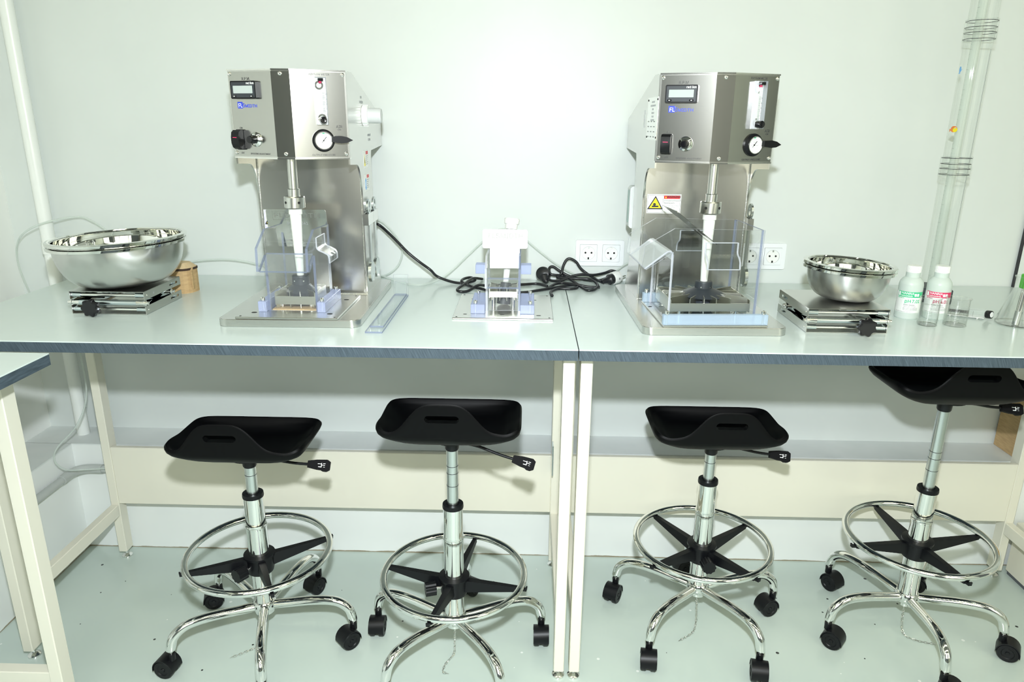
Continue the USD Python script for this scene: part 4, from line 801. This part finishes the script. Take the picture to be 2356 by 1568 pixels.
cord('cable', 'tangled black cord coiled between the round plug and the right machine', 'cable',
     [(-.052, -.075, .945), (-.039, -.070, .938), (-.011, -.063, .938), (.024, -.053, .950), (.055, -.049, .955), (.092, -.040, .952), (.127, -.022, .955), (.150, -.018, .962), (.165, -.03, .955), (.12, -.05, .940), (.09, -.052, .936), (.050, -.037, .938), (.013, -.022, .945), (-.016, -.018, .960), (-.035, -.017, .972), (-.047, -.020, .968), (-.044, -.030, .952), (-.028, -.031, .948), (0, -.026, .944), (.026, -.075, .938), (.050, -.127, .931), (.065, -.165, .931), (.086, -.149, .931), (.099, -.102, .934), (.080, -.062, .942), (.03, -.058, .944),
      (-.02, -.045, .943), (-.014, -.034, .948), (-.008, -.030, .957), (-.004, -.028, .977), (.005, -.026, .995), (.017, -.026, 1.0), (.036, -.026, .990), (.051, -.027, .970), (.070, -.030, .955), (.10, -.055, .940), (.118, -.09, .938)], .0042, 'rubber')
cord('cable', 'short black cord end poking right from the tangle on the seam', 'cable', [(-.053, -.150, .931), (-.040, -.118, .934), (-.012, -.095, .937), (.036, -.113, .936), (.069, -.118, .931), (.104, -.119, .931)], .0042, 'rubber')
t = thing('power_plug', 'round black power plug standing among the looped cords', 'power plug', (-.067, -.058, HT))
ax_ = A([-.25, -.9, .35]); ax_ /= np.linalg.norm(ax_); pc = A([-.067, -.045, .9545])
obj('plug_body', lathe([(0, -.016), (.0215, -.016), (.0225, -.012), (.0225, .004), (.020, .011), (.008, .015), (0, .015)], 32, pc, ax_), 'rubber', t, 40)
obj('cord_boot', tube(spline([pc+A([.002, -.012, -.004]), pc+A([.006, -.022, -.014]), pc+A([.012, -.030, -.020])], 5), [.0135]*3+list(np.linspace(.0125, .0062, 8)), 16), 'rubber', t, 40)
for q in (-.0095, .0095): obj('pin', cyl(pc-ax_*.014+A([q, 0, 0]), pc-ax_*.030+A([q, 0, 0]), .0022, 10), 'screw', t)
t = thing('plug_adaptor', 'white plug adaptor with black plug lying on the base corner of the right machine', 'plug adaptor', (.14, -.06, HT))
o = A([.112, -.092, .941]); d = A([.80, .55, .14]); d /= np.linalg.norm(d)
obj('cord_boot', lathe([(0, 0), (.0055, 0), (.0075, .006), (.0095, .020), (.0135, .028), (.0165, .030), (.0165, .042), (0, .042)], 24, o, d), 'rubber', t, 40)
obj('adaptor_body', lathe([(0, .0422), (.0185, .0422), (.0195, .045), (.0195, .062), (.017, .066), (.0165, .071), (0, .071)], 32, o, d), 'white', t, 40)
e1 = np.cross(d, (0, 0, 1)); e1 /= np.linalg.norm(e1)
for q in (-.0095, .0095): obj('pin', cyl(o+d*.070+e1*q, o+d*.088+e1*q, .0023, 10), 'screw', t, 40)
for q in (0, 2.1, 4.2): w_ = e1*math.cos(q)+np.cross(d, e1)*math.sin(q); obj('side_slot', cyl(o+d*.056+w_*.0188, o+d*.056+w_*.0198, .0035, 10), 'ink_grey', t)
H1 = [(-1.723, -.03, .867), (-1.734, -.04, .955), (-1.712, -.06, 1.025), (-1.655, -.090, 1.072), (-1.585, -.085, 1.102), (-1.522, -.03, 1.111), (-1.477, -.03, 1.096), (-1.439, -.03, 1.070), (-1.383, -.03, 1.029), (-1.306, -.03, .989), (-1.225, -.03, .971), (-1.140, -.03, .980), (-1.071, -.03, .983), (-1.016, -.03, .978), (-.961, -.03, .967), (-.90, -.04, .96), (-.85, -.1, .985)]
cord('air_hose', 'thin clear air hose arching from the corner pipe behind the large bowls', 'hose', H1, .0029, 'hose')
cord('air_hose', 'white air hose looping off the back of the left machine', 'hose', [(-.62, -.10, 1.10), (-.584, -.030, 1.114), (-.536, -.022, 1.072), (-.512, -.022, 1.021), (-.521, -.022, .978), (-.547, -.022, .949), (-.582, -.012, .9315), (-.622, -.012, .931)], .0029, 'hose')
cord('air_hose', 'white air hose rising in an arch behind the middle cell towards the sockets', 'hose',
     [(-.60, -.06, .950), (-.576, -.040, .941), (-.519, -.077, .9305), (-.449, -.125, .9305), (-.398, -.069, .933), (-.354, -.030, .958), (-.306, -.022, 1.003), (-.265, -.02, 1.042), (-.224, -.02, 1.079), (-.184, -.02, 1.089), (-.136, -.02, 1.066), (-.081, -.02, 1.022), (-.026, -.016, .980), (.030, -.014, .949), (.085, -.013, .932), (.139, -.016, .942), (.19, -.03, .985), (.23, -.05, 1.005)], .0029, 'hose')
cord('drain_hose', 'clear hose drooping under the left end of the bench to the grey pipe', 'hose',
     [(-1.50, -.17, .895), (-1.497, -.175, .80), (-1.492, -.18, .709), (-1.492, -.185, .58), (-1.535, -.19, .478), (-1.578, -.24, .42), (-1.578, -.262, .386), (-1.566, -.24, .345), (-1.53, -.20, .325), (-1.49, -.178, .318), (-1.466, -.174, .317)], .0027, 'hose')

# ------------------------------------------------------------------ bottles, beakers, flask, meter, column at the right
def bottle(label, x, y, num, ink_, col):
    t = thing('buffer_bottle', label, 'bottle', (x, y, HT)); z = HT
    obj('body', lathe([(0, z), (.0265, z), (.029, z+.003), (.029, z+.088), (.0275, z+.096), (.022, z+.104), (.0172, z+.108), (.0168, z+.121), (.0150, z+.121), (.0150, z+.108), (0, z+.105)], 44, (x, y, 0)), 'hdpe', t, 40)
    cap = Polygon([((.0166+.0005*(k % 2))*math.cos(k*2*PI/72), (.0166+.0005*(k % 2))*math.sin(k*2*PI/72)) for k in range(72)])
    obj('cap', cat_([prism(cap, .016, (x, y, z+.1205)), prism(Point(0, 0).buffer(.0158, quad_segs=12), .0012, (x, y, z+.1365))]), 'white', t)
    face = math.atan2(CAM[1]-y, CAM[0]-x) + math.radians(-2)
    def wrap(x0, x1, z0, z1, r, m, nm, par, k=None):
        k = k or max(2, int((x1-x0)/.003)); th = face + np.linspace(x0, x1, k+1)/.0292
        V = np.array([(x+r*math.cos(q), y+r*math.sin(q), zz) for zz in (z+z0, z+z1) for q in th]); F = [f for i in range(k) for f in ([i, i+1, k+2+i], [i, k+2+i, k+1+i])]
        return obj(nm, trimesh.Trimesh(V, F, process=False), m, par) if par else trimesh.Trimesh(V, F, process=False)
    lb = wrap(-.038, .040, .018, .073, .0293, 'label', 'paper_label', t)
    wrap(-.028, .040, .0585, .073, .02945, ink_, 'colour_band', lb)
    def wtext(s, h, x0, z0, m, nm, bold=False, sx=1.):
        g = meshkit.text_mesh(s, h, .0002, bold); v = g.vertices.copy(); q = face + (x0+v[:, 0]*sx)/.0292
        r = .0295 + v[:, 2]; g.vertices = np.stack([x+r*np.cos(q), y+r*np.sin(q), z+z0+v[:, 1]], 1); obj(nm, g, m, lb)
    wtext('HANNA', .0056, -.0185, .0660, 'inkw', 'maker_name', True, 1.1); wtext('instruments', .0036, -.0185, .0606, 'inkw', 'maker_name', True)
    wrap(-.0265, -.0205, .0605, .0715, .0296, 'inkw', 'maker_mark', lb)
    for a in (.013, .0195): wrap(a, a+.0055, .0615, .069, .0296, 'inkw', 'symbol_square', lb)
    wtext('pH', .0082, -.008, .0445, col, 'ph_lettering', True); wtext(num, .0082, .0085, .0445, col, 'ph_lettering', True, .85)
    wtext('HI7007L' if num == '7.01' else 'HI7004L', .0030, -.027, .0545, col, 'ph_lettering', True)
    wtext('Buffer Solution', .0027, -.009, .0375, 'ink_grey', 'small_print', True); wtext('250 mL  with certificate', .0019, -.009, .0335, 'ink_grey', 'small_print')
    for k in range(3): wtext('NIST traceable, batch tested at 25 C', .0015, -.009, .0298-.0026*k, 'ink_grey', 'small_print')
    for k in range(4): wrap(-.027+.004*k, -.0266+.004*k, .024, .052, .02945, 'ink_pale', 'table_line', lb, 1)
    wtext('see safety sheet before use  www', .0017, -.027, .0195, 'ink_grey', 'small_print')
    return t
bottle('white bottle with green label band reading pH 7.01', .882, -.402, '7.01', 'green', 'green')
bottle('white bottle with red label band reading pH 4.01', .955, -.402, '4.01', 'crimson', 'crimson_text')
def beaker(label, x, y, r, h):
    t = thing('glass_beaker', label, 'beaker', (x, y, HT)); z = HT
    obj('body', lathe([(0, z+.0005), (r*.93, z+.0005), (r, z+.005), (r, z+h-.004), (r+.0025, z+h), (r+.0013, z+h), (r-.0012, z+h-.004), (r-.0012, z+.006), (r*.9, z+.002), (0, z+.002)], 44, (x, y, 0)), 'glass', t, 40)
    fa = math.atan2(CAM[1]-y, CAM[0]-x); g = []
    for k in range(10):
        q = fa + np.linspace(-.12, .12 if k % 2 else .28, 7); g.append(tube(np.stack([x+(r+.0001)*np.cos(q), y+(r+.0001)*np.sin(q), np.full(7, z+.014+.0045*k)], 1), .0002, 4))
    obj('graduations', cat_(g), 'inkw', t)
    obj('rim_bead', ring((x, y, z+h), r+.0018, .0010, 44, 8), 'glass', t, True); obj('base_ring', ring((x, y, z+.0018), r*.98, .0012, 44, 8), 'tube', t, True)
beaker('empty glass beaker in front of the red banded bottle', .896, -.478, .0228, .071)
beaker('glass beaker with white graduations, right of the red banded bottle', .965, -.478, .0262, .071)
x, y, z = 1.122, -.470, HT
t = thing('conical_flask', 'conical glass flask holding a steel probe at the right edge', 'flask', (x, y, z))
obj('body', lathe([(0, z+.0005), (.038, z+.0005), (.0445, z+.004), (.0455, z+.010), (.043, z+.020), (.021, z+.088), (.0185, z+.098), (.0185, z+.120), (.0215, z+.126), (.0205, z+.1265), (.0172, z+.120), (.0172, z+.098), (.0197, z+.088), (.0417, z+.020), (.0442, z+.010), (.043, z+.0055), (.037, z+.002), (0, z+.002)], 48, (x, y, 0)), 'glass', t, 40)
obj('rim_bead', ring((x, y, z+.1262), .0205, .0012, 40, 8), 'glass', t, True)
obj('base_ring', ring((x, y, z+.006), .0440, .0014, 44, 8), 'glass', t, True)
t = thing('probe', 'steel electrode probe with a green plastic head standing in the flask', 'probe', (x-.003, y, z+.004))
p0, p1 = A([x-.0015, y-.004, z+.0035]), A([x+.0045, y-.002, z+.098])
obj('steel_tube', cyl(p0+(p1-p0)*.33, p1, .0072, 24), 'chrome', t, 40); obj('glass_guard', cyl(p0, p0+(p1-p0)*.36, .0084, 24), 'satin', t, 40)
obj('guard_rim', cyl(p0+(p1-p0)*.345, p0+(p1-p0)*.375, .0098, 24), 'glass', t, 40)
gd = box(-.011, .016, -.010, .010, 0, .036, .002); gd.apply_translation(p1+A([0, 0, -.002])); obj('probe_head', gd, 'lime', t)
obj('head_top', frame(box(-.006, .014, -.009, .009, 0, .03, .002), p1+A([.004, 0, .033]), (.92, 0, .2), (0, 1, 0)), 'lime', t)
obj('head_print', prism(sbox(-.006, .006, .008, .012).union(sbox(-.004, .016, .009, .019)), .0003, p1+A([0, -.0102, 0]), (1, 0, 0), (0, 0, 1)), 'ink', t)
obj('cable', tube(spline([p1+A([.016, -.002, .02]), p1+A([.03, 0, .01]), p1+A([.028, -.01, -.03]), p1+A([.016, -.01, -.05])], 6), .0016, 8), 'rubber', t, 40)
# spare flow meter lying on the bench
t = thing('loose_flow_meter', 'clear flow meter with black knob lying on the bench behind the right beaker', 'flow meter', (1.04, -.395, HT))
u = A([.70, -.36, 0]); u /= np.linalg.norm(u); v = A([-u[1], u[0], 0]); o = A([1.000, -.372, HT+.004])
f_, e_ = sheet(sbox(0, -.013, .088, .013), .020, o, u, v)
f_ = prism(sbox(0, -.013, .088, .013), .001, o, u, v); obj('back_plate', f_, 'label', t); g_, e_ = sheet(sbox(0, -.013, .088, .013), .018, o+A([0, 0, .001]), u, v); obj('clear_block', g_, 'acrylic', t); obj('block_edge', e_, 'acrylic_dusty', t)
obj('scale_marks', cat_([prism(sbox(.012+.0025*k, -.0115, .0123+.0025*k, -.005 if k % 5 else -.003), .0002, o+A([0, 0, .0192]), u, v) for k in range(24)] + [prism(sbox(.012+.0025*k, -.0115, .0123+.0025*k, -.005), .014, o+A([0, 0, .002]), u, v) for k in range(0, 24, 4)]), 'ink_grey', t)
obj('bore', cyl(o+u*.008+A([0, 0, .010]), o+u*.085+A([0, 0, .010]), .004, 16), 'tube', t, True)
for q in (.012, .074): obj('fitting', cyl(o+u*q+A([0, 0, .0005]), o+u*q+A([0, 0, -.0035]), .006, 18), 'screw', t, 40)
kd = A([u[0], u[1], 0]); ko = o+u*.088+A([0, 0, .010])
obj('valve_stem', cyl(ko, ko+kd*.006, .004, 14), 'screw', t, 40)
obj('valve_knob', lathe([(0, .005), (.0095, .005), (.0105, .007), (.0105, .017), (.0095, .0185), (0, .0185)], 28, ko, A([.45, -.85, .1])), 'knob', t, 40)
obj('knob_face', lathe([(0, .0186), (.0075, .0186), (.0070, .0194), (0, .0196)], 24, ko, A([.45, -.85, .1])), 'inkw', t, 40)
# tall clear column with collars
x, y = 1.060, -.190
t = thing('column_tube', 'tall clear plastic column in jointed sections standing behind the bottles', 'column tube', (x, y, HT))
obj('foot_block', frame(box(-.055, .055, -.050, .050, 0, .040, .0015), (x-.012, y, HT), (.93, -.36, 0), (.36, .93, 0)), 'hub', t)
def pipe_(z0, z1, r, w=.0025): return lathe([(r-w, z0), (r, z0), (r, z1), (r-w, z1)], 48, (x, y, 0))
for z0, z1 in ((HT+.040, 1.300), (1.301, 1.648), (1.649, 2.10)): obj('section', pipe_(z0, z1, .0335), 'tube', t, 40)
for zc in (1.302, 1.648):
    c = obj('collar', pipe_(zc-.026, zc+.026, .0385, .004), 'tube', t, 40)
    for dz in (-.022, -.0065, .0065, .022): obj('seal_ring', ring((x, y, zc+dz), .0370, .0007, 56, 8), 'ink', c, True)
obj('air_tube', cyl((x-.006, y, HT+.041), (x-.006, y, 2.05), .011, 20), 'hose', t, 40)
obj('seam_line', cyl((x+.021, y-.0255, HT+.041), (x+.021, y-.0255, 1.60), .0006, 6), 'ink_grey', t)
obj('scale_marks', cat_([tube([(x-.0338*math.cos(a), y-.0338*math.sin(a), 1.0+.0125*k) for a in (.55, .62 if k % 4 else .72)], .0003, 4) for k in range(80)]), 'ink_grey', t)
def wrapped(poly, zc, a0, m, nm, par, lift=0.):
    g = trimesh.creation.extrude_polygon(poly, .0004, engine='earcut'); v = g.vertices.copy(); q = a0 + v[:, 0]/.0338; r = .0337 + v[:, 2] + lift
    g.vertices = np.stack([x+r*np.cos(q), y+r*np.sin(q), zc+v[:, 1]], 1); return obj(nm, g, m, par)
a0 = math.atan2(CAM[1]-y, CAM[0]-x) - .62
fz = wrapped(affinity.scale(Point(0, 0).buffer(1, quad_segs=8), .0095, .0080), 1.400, a0, 'orange', 'fish_sticker', t)
wrapped(affinity.scale(Point(.004, -.0015).buffer(1, quad_segs=8), .0062, .0062), 1.400, a0, 'yellow', 'fish_face', fz, .0005); wrapped(Polygon([(-.008, -.002), (-.0145, .001), (-.0135, -.004), (-.0145, -.008)]), 1.400, a0, 'orange', 'fish_tail', fz)
wrapped(Point(.005, .003).buffer(.0017), 1.400, a0, 'inkw', 'fish_eye', fz, .001); wrapped(Point(.0053, .0028).buffer(.0008), 1.400, a0, 'ink', 'fish_pupil', fz, .0014)
bz = wrapped(affinity.scale(Point(0, 0).buffer(1, quad_segs=8), .0042, .0075), 1.552, a0-.45, 'sky', 'blue_sticker', t)
wrapped(Polygon([(-.001, -.005), (-.006, -.011), (.003, -.0105)]), 1.552, a0-.45, 'sky', 'sticker_tail', bz); wrapped(Polygon([(.002, -.002), (.008, .001), (.003, -.006)]), 1.552, a0-.45, 'sky', 'sticker_fin', bz)
